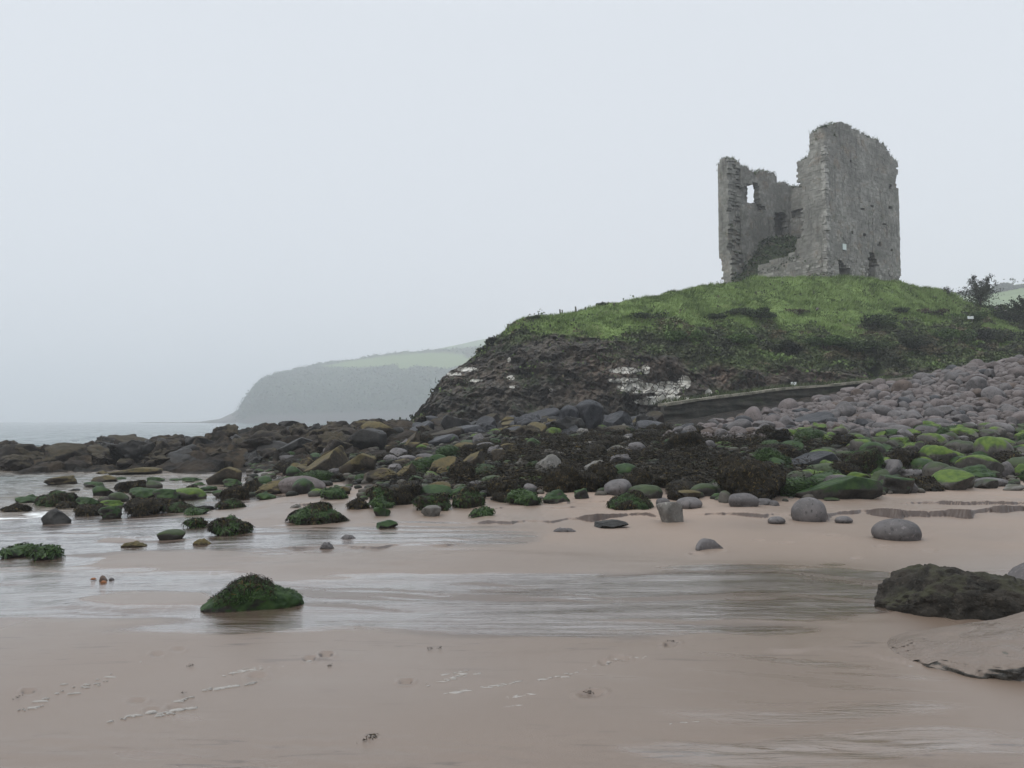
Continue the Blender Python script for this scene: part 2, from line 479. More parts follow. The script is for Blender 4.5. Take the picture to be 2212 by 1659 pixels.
    rc = b.mix(b.step(b.noise(5, 5, .7), .55, .65), rc, (.014, .014, .010))
    rc = b.mix(b.math('MULTIPLY', rf, b.step(b.noise(.8, 6, .7), .5, .6)), rc, (.060, .046, .031))
    c = b.mix(rk_, c, rc)
    ro = b.mixf(b.attr('dry'), b.mixf(b.step(b.noise(.22, 3, .5), .35, .65), .26, .46), .7)
    ro = b.mixf(film, ro, .05)
    ro = b.mixf(rk_, ro, .6)
    h1 = b.noise(90, 4, .7)
    nrm = b.bump(h1, b.mixf(film, .35, .02), .004)
    nrm = b.bump(b.math('ADD', st2, b.math('MULTIPLY', st, .7)), b.mixf(rk_, b.math('MULTIPLY', film, .45), 0.0), .02, nrm)
    nrm = b.bump(b.noise(6, 7, .7), b.math('MULTIPLY', rk_, .9), .12, nrm)
    b.inp(b.B.inputs["Coat Weight"], b.math('MULTIPLY', b.math('MAXIMUM', film, b.math('MULTIPLY', b.math('SUBTRACT', 1.0, b.attr('dry')), .28)), b.mixf(rk_, .9, .0))); b.inp(b.B.inputs["Coat Roughness"], b.mixf(b.step(film, .05, .6), .34, .05)); b.B.inputs["Coat IOR"].default_value = 1.5
    b.L.new(b.bump(st2, b.math('MULTIPLY', film, .28), .02), b.B.inputs["Coat Normal"])
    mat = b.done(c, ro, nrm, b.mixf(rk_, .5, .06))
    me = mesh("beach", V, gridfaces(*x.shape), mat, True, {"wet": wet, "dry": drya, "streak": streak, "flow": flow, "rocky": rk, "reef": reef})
    tag(link("beach", me), kind="structure")
build_beach()
def hit(dx, dy, sea=True, y0=2.5):
    """where the line of sight through a picture point first meets ground or water"""
    a, y, z = ray(dx, dy)
    Y = np.geomspace(y0, 69, 1500)
    t = Y / y
    X = a * t; Zr = EYE + z * t
    g = ground(X, Y)
    if sea: g = np.maximum(g, SEA)
    k = np.argmax(Zr <= g)
    if not (Zr <= g).any(): k = len(Y) - 1
    return np.array([X[k], Y[k], g[k]])

# ------------------------------------------------------------------ the sea
def build_sea():
    ys = np.concatenate([np.geomspace(7, 60, 420, endpoint=False), np.geomspace(60, 2700, 160)])
    u = np.concatenate([np.linspace(-2.5, -.75, 40), np.linspace(-.74, -.05, 420), np.linspace(-.04, 1.0, 40)])
    Uu, Yy = np.meshgrid(u, ys)
    x, y = Uu * Yy, Yy
    P = np.stack([x, y, x * 0], -1)
    sh = sstep(.0, .5, SEA - ground(x, np.minimum(y, 69)))
    sw = .09 * fbm(np.stack([x * .35, y * .9, x * 0], -1), 4, 61) * (.25 + .75 * sstep(20, 45, y))
    ch = .05 * fbm(np.stack([x * 1.3, y * 3.0, x * 0], -1), 3, 62)
    z = SEA + (sw + ch) * (.6 + .4 * sh)
    dx, dy = proj(x, y, z)
    foam = np.zeros_like(x)
    nz_ = fbm(np.stack([x * 1.2, y * 1.8, x * 0], -1), 5, 63)
    for cx, cy, rx, ry, s in [(20, 1128, 90, 11, 1.25), (95, 1112, 90, 14, .75), (175, 1100, 40, 8, .6), (300, 1020, 200, 6, .5), (60, 1018, 60, 5, .5), (470, 1018, 60, 8, .75), (43, 972, 25, 5, .8), (320, 938, 25, 3, .6), (430, 1012, 60, 4, .6)]:
        e = ((dx - cx) / rx) ** 2 + ((dy - cy) / ry) ** 2
        foam = np.maximum(foam, s * np.exp(-e))
    foam = np.maximum(foam, .25 * sstep(.05, .3, nz_) * sstep(24, 14, y))
    b = NB("sea water")
    fo = b.attr("foam")
    k = b.math('MULTIPLY', fo, b.math('ADD', .4, b.math('MULTIPLY', b.noise(2.2, 8, .75, .6), 1.1)))
    k = b.step(k, .5, .72)
    col = b.mix(k, b.mix(b.attr("deep"), (.15, .125, .10), (.045, .075, .075)), (.72, .74, .74))
    w1 = b.noise(1, 5, .6, .2, vec=b.vec((1.1, 3.2, 1)))
    w2 = b.noise(1, 3, .6, .2, vec=b.vec((.12, .5, 1)))
    nrm = b.bump(w1, .9, .12)
    nrm = b.bump(w2, .7, .35, nrm)
    mat = b.done(col, b.mixf(k, .08, .8), nrm, .5, 1.33)
    me = mesh("sea", np.stack([x, y, z], -1), gridfaces(*x.shape), mat, True, {"foam": foam, "deep": sh})
    tag(link("sea", me), kind="structure")
build_sea()

# ------------------------------------------------------------------ the castle hill and its cliff
HX = [840, 880, 925, 960, 1000, 1060, 1120, 1200, 1330, 1480, 1640, 1790, 1940, 2040, 2110, 2212, 2500, 3000]
H_s = [925, 915, 860, 808, 786, 741, 692, 683, 662, 628, 603, 599, 611, 635, 664, 680, 690, 700]
H_sY = [54, 55, 56, 57, 58, 59.5, 61, 62, 64, 66, 69, 69, 70, 72, 74, 78, 84, 95]
H_b = [935, 930, 925, 922, 920, 915, 912, 912, 905, 900, 888, 872, 852, 836, 815, 800, 790, 780]
H_bY = [49, 49, 49, 49, 49, 49, 49.5, 50, 50.5, 51, 52, 53, 54, 54, 54, 55, 57, 62]
H_c = [928, 920, 868, 816, 796, 758, 722, 722, 738, 752, 775, 788, 795, 788, 782, 765, 750, 740]
H_cY = [52, 53, 54, 54.5, 55, 56, 56.5, 56, 54.5, 54.5, 55, 55.5, 56, 57, 58, 60, 63, 68]
H_v = [926, 917, 864, 811, 790, 747, 708, 722, 716, 704, 694, 712, 706, 702, 706, 715, 720, 720]
def build_hill():
    cols = np.concatenate([np.linspace(840, 900, 20, endpoint=False), np.linspace(900, 2230, 900, endpoint=False), np.linspace(2230, 3000, 80)])
    I = lambda a: np.interp(cols, HX, a)
    s_, sY, b_, bY, c_, cY = I(H_s), I(H_sY), I(H_b), I(H_bY), I(H_c), I(H_cY)
    B = at(cols, b_, bY); C = at(cols, c_, cY); S = at(cols, s_, sY)
    prof = [B + np.array([0, -2.5, -1.2]), B, C]
    t = np.concatenate([np.linspace(0, 1, 40, endpoint=False), 1 + np.linspace(0, 1, 200, endpoint=False), 2 + np.linspace(0, 1, 190, endpoint=False), 3 + np.linspace(0, 1, 60)])
    V = np.zeros((len(t), len(cols), 3))
    for k, tt in enumerate(t):
        if tt < 1: V[k] = prof[0] * (1 - tt) + B * tt
        elif tt < 2:
            q = tt - 1
            L = B * (1 - q) + C * q
            bul = math.sin(math.pi * q) * .5                   # bulges a little before it leans back
            V[k] = L + np.stack([cols * 0, -bul + cols * 0, cols * 0], -1)
        elif tt < 3:
            q = tt - 2
            dyy = c_ + (s_ - c_) * q
            Yq = cY + (sY - cY) * (q ** 1.25)
            V[k] = at(cols, dyy, Yq)
        else:
            q = tt - 3
            W = np.interp(cols, [840, 925, 1120, 1400, 1600, 2000, 2100, 3000], [4, 6, 14, 22, 30, 30, 30, 30])
            dr = np.interp(cols, [840, 925, 1120, 1400, 1560, 1950, 2100, 3000], [6, 9, 11, 8, .5, .5, 3, 0])
            V[k] = S + np.stack([S[:, 0] / S[:, 1] * W * q, W * q, -dr * q ** 1.6], -1)
    T2 = np.broadcast_to(t[:, None], V.shape[:2])
    Cc = np.broadcast_to(cols[None], V.shape[:2])
    dx, dy = proj(V[..., 0], V[..., 1], V[..., 2])
    vline = np.interp(Cc, HX, H_v)
    nn = fbm(V * .55, 4, 71)
    tip = sstep(1100, 1040, Cc)
    rocky = sstep(2.10, 1.92, T2 + .10 * nn)
    lowveg = sstep(1250, 1700, Cc)                          # shrubs hang lower over the cliff to the right
    rocky = rocky * (1 - lowveg * sstep(1.68, 1.95, T2 + .25 * nn) )
    rocky = np.maximum(rocky * (1 - sstep(2030, 2110, Cc)), 0)
    rocky = np.maximum(rocky, tip * sstep(3.4, 3.2, T2)) 
    rocky = np.maximum(rocky, sstep(1140, 1080, Cc) * sstep(2.75, 2.4, T2))
    scrub = (1 - rocky) * sstep(-4, 22, dy - vline + nn * 20) * (T2 < 3)
    scrub = np.maximum(scrub, (1 - rocky) * sstep(2060, 2140, Cc) * sstep(.1, .3, nn + .3))
    grass = np.clip(1 - rocky - scrub, 0, 1)
    # relief
    q = V * np.array([.42, .42, .62]); q = q + .55 * np.stack([fbm(V * .6, 3, 72 + 7 * k_) for k_ in range(3)], -1)
    rot = q @ np.array([[.95, 0, -.3], [0, 1, 0], [.3, 0, .95]])
    f1, f2, cid = worley(rot, 5)
    g1, g2, gid = worley(rot * 2.3, 6)
    h1_, h2_, hid = worley(V * np.array([1.0, 1.0, .35]) + .3 * fbm(V * .9, 3, 79)[..., None], 8)
    bed = V[..., 2] * 1.5 + V[..., 0] * .45 + .9 * fbm(V * .5, 4, 78)
    saw = bed - np.floor(bed)
    crag = (hid - .5) * .55 + (cid - .5) * .7 + (gid - .5) * .25 + .52 * (saw ** 2 - .33) - .28 * np.exp(-((h2_ - h1_) / .09) ** 2) * (hid > .4) + 1.2 * fbm(V * .30, 5, 73) + .35 * np.abs(fbm(V * 1.3, 4, 80)) + .15 * fbm(V * 3.5, 3, 74)
    cave = np.exp(-(((dx - 1893) / 16) ** 2 + ((dy - 806) / 15) ** 2) ** 2)
    cave2 = np.exp(-(((dx - 1290) / 30) ** 2 + ((dy - 838) / 12) ** 2)) * .5
    dirn = np.array([-.1, -1, .12])
    edge = sstep(.0, .5, T2) * sstep(3.3, 3.1, T2)
    V = V + dirn * ((rocky * crag * .66 - 2.6 * cave - 1.6 * cave2) * edge)[..., None]
    hm = .30 * fbm(V * .28, 3, 75) + .16 * fbm(V * np.array([.8, .8, .8]), 3, 76) + .10 * np.abs(fbm(V * 1.6, 3, 77))
    V[..., 2] += (hm * (grass * .95 + scrub * 1.6) * sstep(1.1, 1.5, T2) * np.where(T2 > 3, .5, 1))
    dx, dy = proj(V[..., 0], V[..., 1], V[..., 2])
    white = np.zeros_like(dx)
    for cx, cy, rx, ry, s in [(1350, 800, 45, 9, 1), (1395, 798, 12, 14, 1), (1352, 822, 55, 9, .9), (1385, 838, 62, 14, 1.15), (1440, 840, 35, 20, 1.2), (1478, 826, 16, 18, 1.25), (1440, 862, 62, 10, 1.15), (1395, 868, 40, 10, .9), (1530, 848, 12, 14, .8), (1520, 866, 22, 6, .8),
                           (1100, 778, 8, 13, .72), (1082, 792, 8, 8, .68), (1065, 800, 9, 7, .6), (1010, 798, 45, 9, .75), (980, 808, 30, 8, .75), (1103, 815, 16, 10, .8), (1110, 836, 22, 6, .75), (1030, 822, 24, 6, .8), (1190, 842, 12, 8, .7), (1130, 850, 20, 4, .6), (960, 830, 20, 10, .55)]:
        white = np.maximum(white, s * np.exp(-(((dx - cx) / rx) ** 2 + ((dy - cy) / ry) ** 2) ** 1.3))
    tan = np.zeros_like(dx)
    for cx, cy, rx, ry, s in [(1300, 795, 60, 30, .8), (1560, 820, 45, 32, 1.0), (1780, 815, 40, 22, 1.1), (1650, 815, 40, 25, .6), (1250, 850, 40, 15, .6), (1880, 795, 25, 18, .3), (1960, 800, 45, 15, .5), (1720, 800, 60, 14, .5), (1430, 790, 60, 20, .5), (1090, 805, 25, 20, .6), (1000, 815, 60, 30, .45)]:
        tan = np.maximum(tan, s * np.exp(-((dx - cx) / rx) ** 2 - ((dy - cy) / ry) ** 2))
    b = NB("hillside turf and cliff rock")
    ro, sb, wh, tn = b.attr("rocky"), b.attr("scrub"), b.attr("white"), b.attr("tan")
    g = b.mix(b.step(b.noise(.35, 5, .6), .35, .65), (.110, .175, .045), (.165, .235, .070))
    g = b.mix(b.step(b.noise(.9, 5, .65, vec=b.vec((.8, .8, 2.5))), .54, .66), g, (.060, .100, .030))
    g = b.mix(b.math('MULTIPLY', b.step(b.noise(3.5, 5, .7), .5, .68), .6), g, (.14, .17, .05))
    g = b.mix(b.math('MULTIPLY', b.step(b.noise(.55, 4, .6), .58, .68), .6), g, (.10, .085, .04))
    s_c = b.mix(b.noise(.9, 4), (.034, .050, .022), (.065, .08, .036))
    rk = b.mix(b.step(b.noise(.9, 6, .65), .38, .62), (.026, .025, .023), (.090, .075, .059))
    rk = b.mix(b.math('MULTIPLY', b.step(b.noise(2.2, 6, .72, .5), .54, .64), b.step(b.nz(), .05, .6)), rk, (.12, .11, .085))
    rk = b.mix(b.math('MULTIPLY', b.step(b.noise(4, 5, .7), .5, .62), .7), rk, (.015, .015, .013))
    rk = b.mix(b.math('MULTIPLY', tn, b.step(b.noise(1.6, 5, .7), .4, .56)), rk, (.165, .122, .092))
    rk = b.mix(b.math('MULTIPLY', b.step(b.noise(.6, 5, .6), .55, .65), .7), rk, (.035, .05, .022))
    cr = b.voro(1.5, b.vec((1.2, 1.2, 1.6)), 'DISTANCE_TO_EDGE')
    wk = b.math('MULTIPLY', wh, b.math('ADD', .55, b.math('MULTIPLY', b.noise(2.6, 6, .72), .95)))
    wk = b.math('MULTIPLY', b.step(wk, .58, .72), b.step(cr, .02, .07))
    rk = b.mix(wk, rk, b.mix(b.noise(6, 4), (.74, .72, .66), (.50, .49, .44)))
    c = b.mix(sb, g, s_c)
    c = b.mix(ro, c, rk)
    nrm = b.bump(b.noise(3.2, 8, .7), b.mixf(ro, .5, 1.0), .25)
    mat = b.done(c, b.mixf(ro, .85, .62), nrm, .3)
    me = mesh("hill", V, gridfaces(*T2.shape), mat, True, {"rocky": rocky, "scrub": scrub, "white": white, "tan": tan})
    tag(link("hill", me), kind="structure")
    return V, rocky * (1 - np.clip(white * 1.6, 0, 1)), scrub, grass, T2, dx, dy
HV, Hrock, Hscrub, Hgrass, HT, Hdx, Hdy = build_hill()
def hill_at(dx, dy):
    """nearest hill surface point seen at a picture position"""
    m = (HT < 3.02) & (HT > .8)
    e = (Hdx - dx) ** 2 + ((Hdy - dy) * 1.0) ** 2 + np.where(m, 0, 1e9)
    k = np.unravel_index(np.argmin(e), e.shape)
    return HV[k].copy()

# ------------------------------------------------------------------ far headland, fields and woods in the mist
def build_far():
    X = [300, 430, 475, 512, 528, 545, 560, 600, 680, 760, 850, 935, 1030, 1100, 1300, 1600]
    S_ = [912.6, 911, 905, 888, 866, 842, 822, 806, 791, 779, 764, 758, 752, 745, 735, 730]
    Y0 = np.interp(X, [300, 430, 560, 800, 1030, 1600], [860, 860, 850, 820, 800, 800])
    Bd = 1.9 * F_D / (Y0 - 0) + 910
    cols = np.linspace(300, 1600, 420)
    s_ = np.interp(cols, X, S_); b_ = np.interp(cols, X, Bd); Yb = np.interp(cols, X, Y0)
    slope = np.interp(cols, [300, 500, 560, 700, 1030, 1600], [5, 30, 80, 220, 260, 260])
    t = np.linspace(0, 1.3, 160)
    V = np.zeros((len(t), len(cols), 3))
    for k, q in enumerate(t):
        if q <= 1:
            r = q ** .8
            dyy = b_ + (s_ - b_) * r
            V[k] = at(cols, dyy, Yb + slope * (q ** 2.2))
        else:
            p = at(cols, s_, Yb + slope)
            V[k] = p + np.stack([p[:, 0] / p[:, 1] * 120 * (q - 1), cols * 0 + 120 * (q - 1), -40 * (q - 1) ** 1.5 + cols * 0], -1)
    dx, dy = proj(V[..., 0], V[..., 1], V[..., 2])
    f1 = inpoly(dx, dy, [(690, 793), (760, 780), (850, 768), (930, 762), (1000, 766), (1020, 785), (960, 797), (900, 790), (870, 800), (840, 792), (760, 796)])
    f2 = inpoly(dx, dy, [(950, 785), (1060, 768), (1060, 785), (960, 800)])
    field = (f1 | f2).astype(float) * (np.broadcast_to(t[:, None], dx.shape) <= 1.02)
    wood = (1 - field) * sstep(.08, .14, np.broadcast_to(t[:, None], dx.shape)) * sstep(500, 530, dx) * (np.broadcast_to(t[:, None], dx.shape) <= 1.04)
    n = fbm(V * .035, 4, 81)
    V[..., 2] += wood * (4.2 * np.abs(n) + 1.0 * np.abs(fbm(V * .1, 3, 82)))
    V[..., 2] += (1 - wood) * .4 * n
    b = NB("far headland"); fi = b.attr("field"); wo = b.attr("wood")
    c = b.mix(b.noise(.12, 5), (.075, .066, .06), (.105, .09, .082))
    c = b.mix(wo, c, b.mix(b.step(b.noise(.1, 5), .4, .6), (.018, .032, .014), (.034, .050, .022)))
    c = b.mix(fi, c, b.mix(b.noise(.05, 3), (.105, .155, .045), (.13, .175, .06)))
    mat = b.done(c, .9, None, .2)
    me = mesh("headland", V, gridfaces(*dx.shape), mat, True, {"field": field, "wood": wood})
    tag(link("headland", me), kind="structure")
    r = np.random.default_rng(81)
    wflat = (wood * (dx > 500) * (dx < 1200)).ravel(); wflat /= wflat.sum()
    idx = r.choice(len(wflat), 14000, p=wflat)
    P = V.reshape(-1, 3)[idx] + r.normal(0, 1.4, (14000, 3)) * [1, 1, .6] + [0, 0, .4]
    Vq, Fq, tn = leaf_quads(P, 2.2, r, .2, .8)
    tag(link("woodland", mesh("woodland", Vq, Fq, LEAF["wood"], False, {"tint": tn})), "dark wood covering the far misty headland", "wood", kind="stuff")
    # a farther ridge that almost dissolves
    cols = np.linspace(850, 2000, 120)
    s2 = np.interp(cols, [850, 935, 1050, 1200, 2000], [765, 755, 733, 715, 690])
    rows = []
    for q in np.linspace(0, 1, 30):
        rows.append(at(cols, 880 + (s2 - 880) * q, 1150 + 180 * q ** 2))
    rows.append(rows[-1] + np.array([0, 60, -10]))
    V2 = np.array(rows); V2[..., 2] += 4 * fbm(V2 * .012, 3, 83)
    b = NB("far ridge pasture"); mat = b.done(b.mix(b.step(b.noise(.03, 4), .45, .6), (.10, .16, .05), (.05, .075, .035)), .9)
    tag(link("far_hills", mesh("far_hills", V2, gridfaces(*V2.shape[:2]), mat)), kind="structure")
    # the green hillside inland on the right
    cols = np.linspace(1980, 3000, 160)
    s3 = np.interp(cols, [1980, 2060, 2120, 2212, 2400, 3000], [652, 633, 627, 612, 596, 560])
    rows = []
    for q in np.linspace(0, 1, 50):
        rows.append(at(cols, 720 + (s3 - 720) * q, 330 + 150 * q))
    rows.append(rows[-1] + np.array([0, 40, -4]))
    V3 = np.array(rows); V3[..., 2] += 1.2 * fbm(V3 * .03, 3, 84)
    b = NB("inland pasture"); mat = b.done(b.mix(b.step(b.noise(.08, 4), .4, .6), (.11, .17, .05), (.085, .13, .04)), .9)
    tag(link("pasture", mesh("pasture", V3, gridfaces(*V3.shape[:2]), mat)), kind="structure")
    P = []
    for k in range(9000):
        cx = r.uniform(2055, 2500)
        hh = 9 + 6 * vnoise(np.array([cx * .03, 0, 0]), 4) + (10 if r.random() < .05 else 0)
        base = np.interp(cx, [2055, 2120, 2212, 2400, 2500], [636, 636, 628, 612, 606])
        P.append(at(cx, base - r.uniform(0, 1) ** 1.3 * hh * np.interp(cx, [2055, 2110, 2150], [.3, .5, 1.5]), 470 + r.uniform(-4, 4)))
    Vq, Fq, tn = leaf_quads(np.array(P), 2.0, r, .2, .8)
    tag(link("hedge", mesh("hedge", Vq, Fq, LEAF["wood"], False, {"tint": tn})), "grey green hedge along the top of the hazy inland field", "hedge")
def leaf_mat(name, a, b_, rough=.7):
    b = NB(name)
    c = b.mix(b.attr("tint"), a, b_)
    c = b.mix(b.step(b.noise(.7, 3), .4, .65), c, tuple(x * .6 for x in a))
    return b.done(c, rough, None, .2)
LEAF = {"wood": leaf_mat("far foliage", (.024, .038, .018), (.034, .050, .023)),
        "bramble": leaf_mat("bramble foliage", (.018, .030, .013), (.060, .090, .030)),
        "dark": leaf_mat("dark thorn foliage", (.014, .020, .012), (.040, .050, .024)),
        "green": leaf_mat("fresh green foliage", (.035, .065, .018), (.085, .14, .038)),
        "brown": leaf_mat("withered scrub", (.035, .03, .02), (.085, .065, .04)),
        "grass": leaf_mat("hill grass", (.115, .180, .045), (.20, .27, .095)),
        "turf": leaf_mat("wall top turf", (.035, .050, .022), (.095, .115, .05))}
build_far()
# ------------------------------------------------------------------ the ruined tower
def stone_mat():
    b = NB("weathered castle masonry")
    tn = b.attr("tint"); lo = b.attr("low")
    c = b.mix(b.step(b.noise(.45, 6, .65), .38, .64), (.185, .180, .162), (.305, .298, .268))
    c = b.mix(b.math('MULTIPLY', b.step(b.noise(.9, 6, .7, .4), .52, .64), .75), c, (.205, .168, .130))
    c = b.mix(b.math('MULTIPLY', b.step(b.noise(1, 5, .65, vec=b.vec((1.6, 1.6, .22))), .55, .68), .7), c, (.075, .073, .066))
    c = b.mix(b.math('MULTIPLY', tn, .55), c, (.105, .102, .092))
    c = b.mix(b.math('MULTIPLY', b.step(b.noise(3.0, 5, .7), .62, .70), .55), c, (.36, .35, .32))
    c = b.mix(b.math('MULTIPLY', lo, b.step(tn, .55, .8)), c, (.34, .33, .30))
    c = b.mix(b.math('MULTIPLY', b.step(b.noise(.7, 5, .65), .58, .7), .5), c, (.07, .08, .05))
    nrm = b.bump(b.noise(9, 6, .7), .8, .05)
    return b.done(c, .9, nrm, .25)
STONE = stone_mat()
def Z2D(p): return [(1497.7 + x * .2361, 241.9 + y * .2361) for x, y in p]
def solve_castle():
    a = math.radians(60)
    Yc = 71.0
    C = at(1786.9, 600, Yc)[:2]
    d1 = np.array([-math.cos(a), math.sin(a)]); d2 = np.array([math.sin(a), math.cos(a)])
    def length(d, dx):
        k = (dx - 1106) / F_D * (cp + sp * .27)      # ray slope near the tower's height
        return (k * C[1] - C[0]) / (d[0] - k * d[1])
    w1, w2 = length(d1, 1552.0), length(d2, 1942.5)
    return C, C + d1 * w1, C + d2 * w2, C + d1 * w1 + d2 * w2, d1, d2, w1, w2
cC, cL, cR, cB, cd1, cd2, cw1, cw2 = solve_castle()
ZB, ZT = 12.5, 31.0
TH = 1.7
def stone_wall(A, d, n_out, length, keep, lay=3, cuts=(), ln=(.2, .5), seed=0, ext=(0, 0)):
    """courses of single stones; keep(layer, pts) says where the wall still stands"""
    r = np.random.default_rng(seed)
    C, H, tint, low, tops = [], [], [], [], []
    tl = TH / lay
    for k in range(lay):
        z = ZB
        while z < ZT:
            ch = r.uniform(.17, .30)
            s = -ext[0] + (0 if k == 0 else r.uniform(0, .1))
            zc = z + ch / 2
            cs = sorted(f(zc) for f in cuts if f(zc) is not None) if k == 0 else []
            row = []
            while s < length + ext[1] - .05:
                l = min(r.uniform(*ln), length + ext[1] - s)
                e = s + l
                nxt = e
                for q in cs:
                    if s < q < e + .05:
                        e = q - .03; nxt = q + .03
                        break
                if e - s > .04: row.append((s, e))
                s = nxt
            z += ch
            if not row: continue
            se = np.array(row); m = se.mean(1)
            off = tl * (k + .5)
            q3 = np.array([A[0], A[1]])[None] + np.array(d)[None] * m[:, None] - np.array(n_out)[None] * off
            P = np.column_stack([q3, np.full(len(m), zc)])
            ok = keep(k, se, zc)
            lowf = np.clip((17.5 - zc) / 1.6 + r.uniform(-.4, .4, len(m)), 0, 1)
            j = r.uniform(0, .035, len(m)) + lowf * r.uniform(0, .09, len(m))
            hh = np.column_stack([(se[:, 1] - se[:, 0]) / 2 - .004 - .012 * lowf, np.full(len(m), tl / 2) + (j if k in (0, lay - 1) else 0), np.full(len(m), ch / 2 - .003) - .010 * lowf])
            C.append(P[ok]); H.append(hh[ok]); tint.append(r.random(len(m))[ok]); low.append(lowf[ok])
    C = np.concatenate(C); H = np.concatenate(H); tint = np.concatenate(tint); low = np.concatenate(low)
    V, Fq = boxes(C, H, [(d[0], d[1], 0), (n_out[0], n_out[1], 0), (0, 0, 1)])
    V = V + .018 * np.stack([vnoise(V * 2.1, 91 + k) for k in range(3)], -1) + r.normal(0, .006, V.shape)
    return C, H, V, Fq, np.repeat(tint, 8), np.repeat(low, 8)
def build_castle():
    root = bpy.data.objects.new("ruined_castle", None); COL.objects.link(root)
    cen = (cC + cB) / 2
    root.location = (cen[0], cen[1], 15.0)
    tag(root, "grey ruined stone tower, its seaward wall fallen open, standing on the green hilltop", "castle")
    off = np.array([cen[0], cen[1], 15.0])
    n1 = -cd2       # outer normal of wall C-L
    n2 = -cd1       # outer normal of wall C-R
    Pr = Z2D([(1240, 1700), (1240, 140), (1225, 150), (1180, 148), (1150, 160), (1115, 200), (1105, 250), (1060, 300), (1072, 350), (1060, 380), (1020, 430), (950, 465), (945, 590), (965, 640), (985, 680), (985, 760), (995, 850), (1000, 1000), (995, 1120), (940, 1190), (930, 1250), (930, 1700)])
    Pm = Z2D([(935, 1700), (935, 1275), (880, 1305), (760, 1345), (640, 1385), (590, 1420), (575, 1700)])
    Pl = Z2D([(150, 1345), (150, 490), (228, 490), (250, 440), (300, 425), (318, 470), (305, 560), (318, 650), (325, 760), (310, 850), (322, 960), (330, 1060), (310, 1160), (318, 1260), (345, 1310), (350, 1700), (268, 1700), (268, 1440), (250, 1345)])
    def plane(A, d, se, zc, off_, n):
        out = []
        for f in (.15, .5, .85):
            s = se[:, 0] * (1 - f) + se[:, 1] * f
            q = np.array(A)[None] + np.array(d)[None] * s[:, None] - np.array(n)[None] * off_
            out.append(proj(q[:, 0], q[:, 1], np.full(len(s), zc)))
        return out
    def vote(samples, poly): return sum(inpoly(px, py, poly).astype(int) for px, py in samples)
    def keepF(k, se, zc):
        smp = plane(cC, cd1, se, zc, 0.0, n1)
        ok = (vote(smp, Pr) >= 2) | (vote(smp, Pm) >= 2) | (vote(smp, Pl) >= 2)
        return ok
    Rout = Z2D([(1200, 1750), (1200, 150), (1225, 150), (1290, 112), (1330, 105), (1400, 110), (1450, 150), (1510, 175), (1570, 215), (1600, 240), (1700, 272), (1740, 310), (1770, 350), (1820, 410), (1870, 475), (1862, 520), (1880, 550), (1850, 590), (1855, 700), (1885, 720), (1900, 1450), (1880, 1530), (1875, 1750)])
    holesR = [Z2D([(1270, 1385), (1300, 1340), (1350, 1365), (1425, 1440), (1445, 1540), (1290, 1540)]), Z2D([(1612, 1300), (1655, 1285), (1668, 1370), (1695, 1405), (1655, 1425), (1650, 1570), (1605, 1570)])]
    pits = [Z2D([(x - 14, y - 14), (x + 14, y - 14), (x + 14, y + 14), (x - 14, y + 14)]) for x, y in [(1800, 680), (1450, 1100), (1545, 890), (1745, 1025), (1815, 1265), (1810, 880), (1640, 870), (1570, 1130), (1700, 1210), (1440, 440)]]
    def keepR(k, se, zc):
        smp = plane(cC, cd2, se, zc, 0.0, n2)
        ok = vote(smp, Rout) >= 2
        if k < 2:
            for h in holesR: ok &= vote(smp, h) == 0
        if k == 0:
            for h in pits: ok &= vote(smp, h) < 2
        return ok
    inner = Z2D([(200, 1750), (200, 500), (250, 497), (330, 490), (430, 505), (500, 515), (550, 560), (590, 565), (620, 545), (680, 545), (750, 580), (770, 630), (765, 665), (800, 648), (850, 655), (900, 690), (985, 695), (1200, 760), (1500, 830), (1700, 700), (1950, 620), (1950, 1750)])
    gap = Z2D([(494, 656), (584, 652), (590, 838), (494, 836)])
    emb = Z2D([(440, 720), (470, 670), (560, 655), (600, 680), (602, 840), (440, 835)])
    mid = Z2D([(480, 690), (575, 668), (588, 828), (480, 820)])
    niche = Z2D([(748, 1135), (745, 960), (765, 925), (800, 915), (835, 930), (848, 970), (850, 1135)])
    vault = Z2D([(560, 905), (570, 855), (610, 838), (650, 870), (672, 905)])
    vault2 = Z2D([(905, 965), (910, 900), (1010, 880), (1010, 965)])
    doorL = Z2D([(440, 1540), (445, 1400), (480, 1360), (540, 1360), (585, 1400), (585, 1540)])
    def keep_in(A, d, n, lay=3):
        def f(k, se, zc):
            t_in = TH                              # inside face decides the outline
            smp = plane(A, d, se, zc, t_in, n)
            ok = vote(smp, inner) >= 2
            own = plane(A, d, se, zc, TH * (k + 1) / lay, n)
            ok &= vote(own, gap) == 0
            if k == lay - 1:
                for h in (emb, niche, vault, vault2): ok &= vote(own, h) == 0
            elif k == 1:
                for h in (mid, niche): ok &= vote(own, h) == 0
            return ok
        return f
    n3 = cd1        # outer normal of wall R-B (away from C along d1)
    n4 = cd2        # outer normal of wall L-B
    crackA = lambda z: crack_s(z, [(530, 1612), (700, 1626), (780, 1634), (960, 1640), (1130, 1645), (1300, 1640)])
    def crack_s(z, pts):
        # distance along C-R where the picture line sits at this height
        s = np.linspace(0, cw2, 200)
        q = cC[None] + cd2[None] * s[:, None]
        dx, dy = proj(q[:, 0], q[:, 1], np.full(200, z))
        zx = (dx - 1497.7) / .2361; zy = (dy - 241.9) / .2361
        t = np.interp(zy, [p[0] for p in pts], [p[1] for p in pts])
        k = np.argmin(np.abs(zx - t))
        return s[k] if 530 < zy[k] < 1300 and vnoise(np.array([z * 1.1, 5.0, 2.0]), 3) > -.25 else None
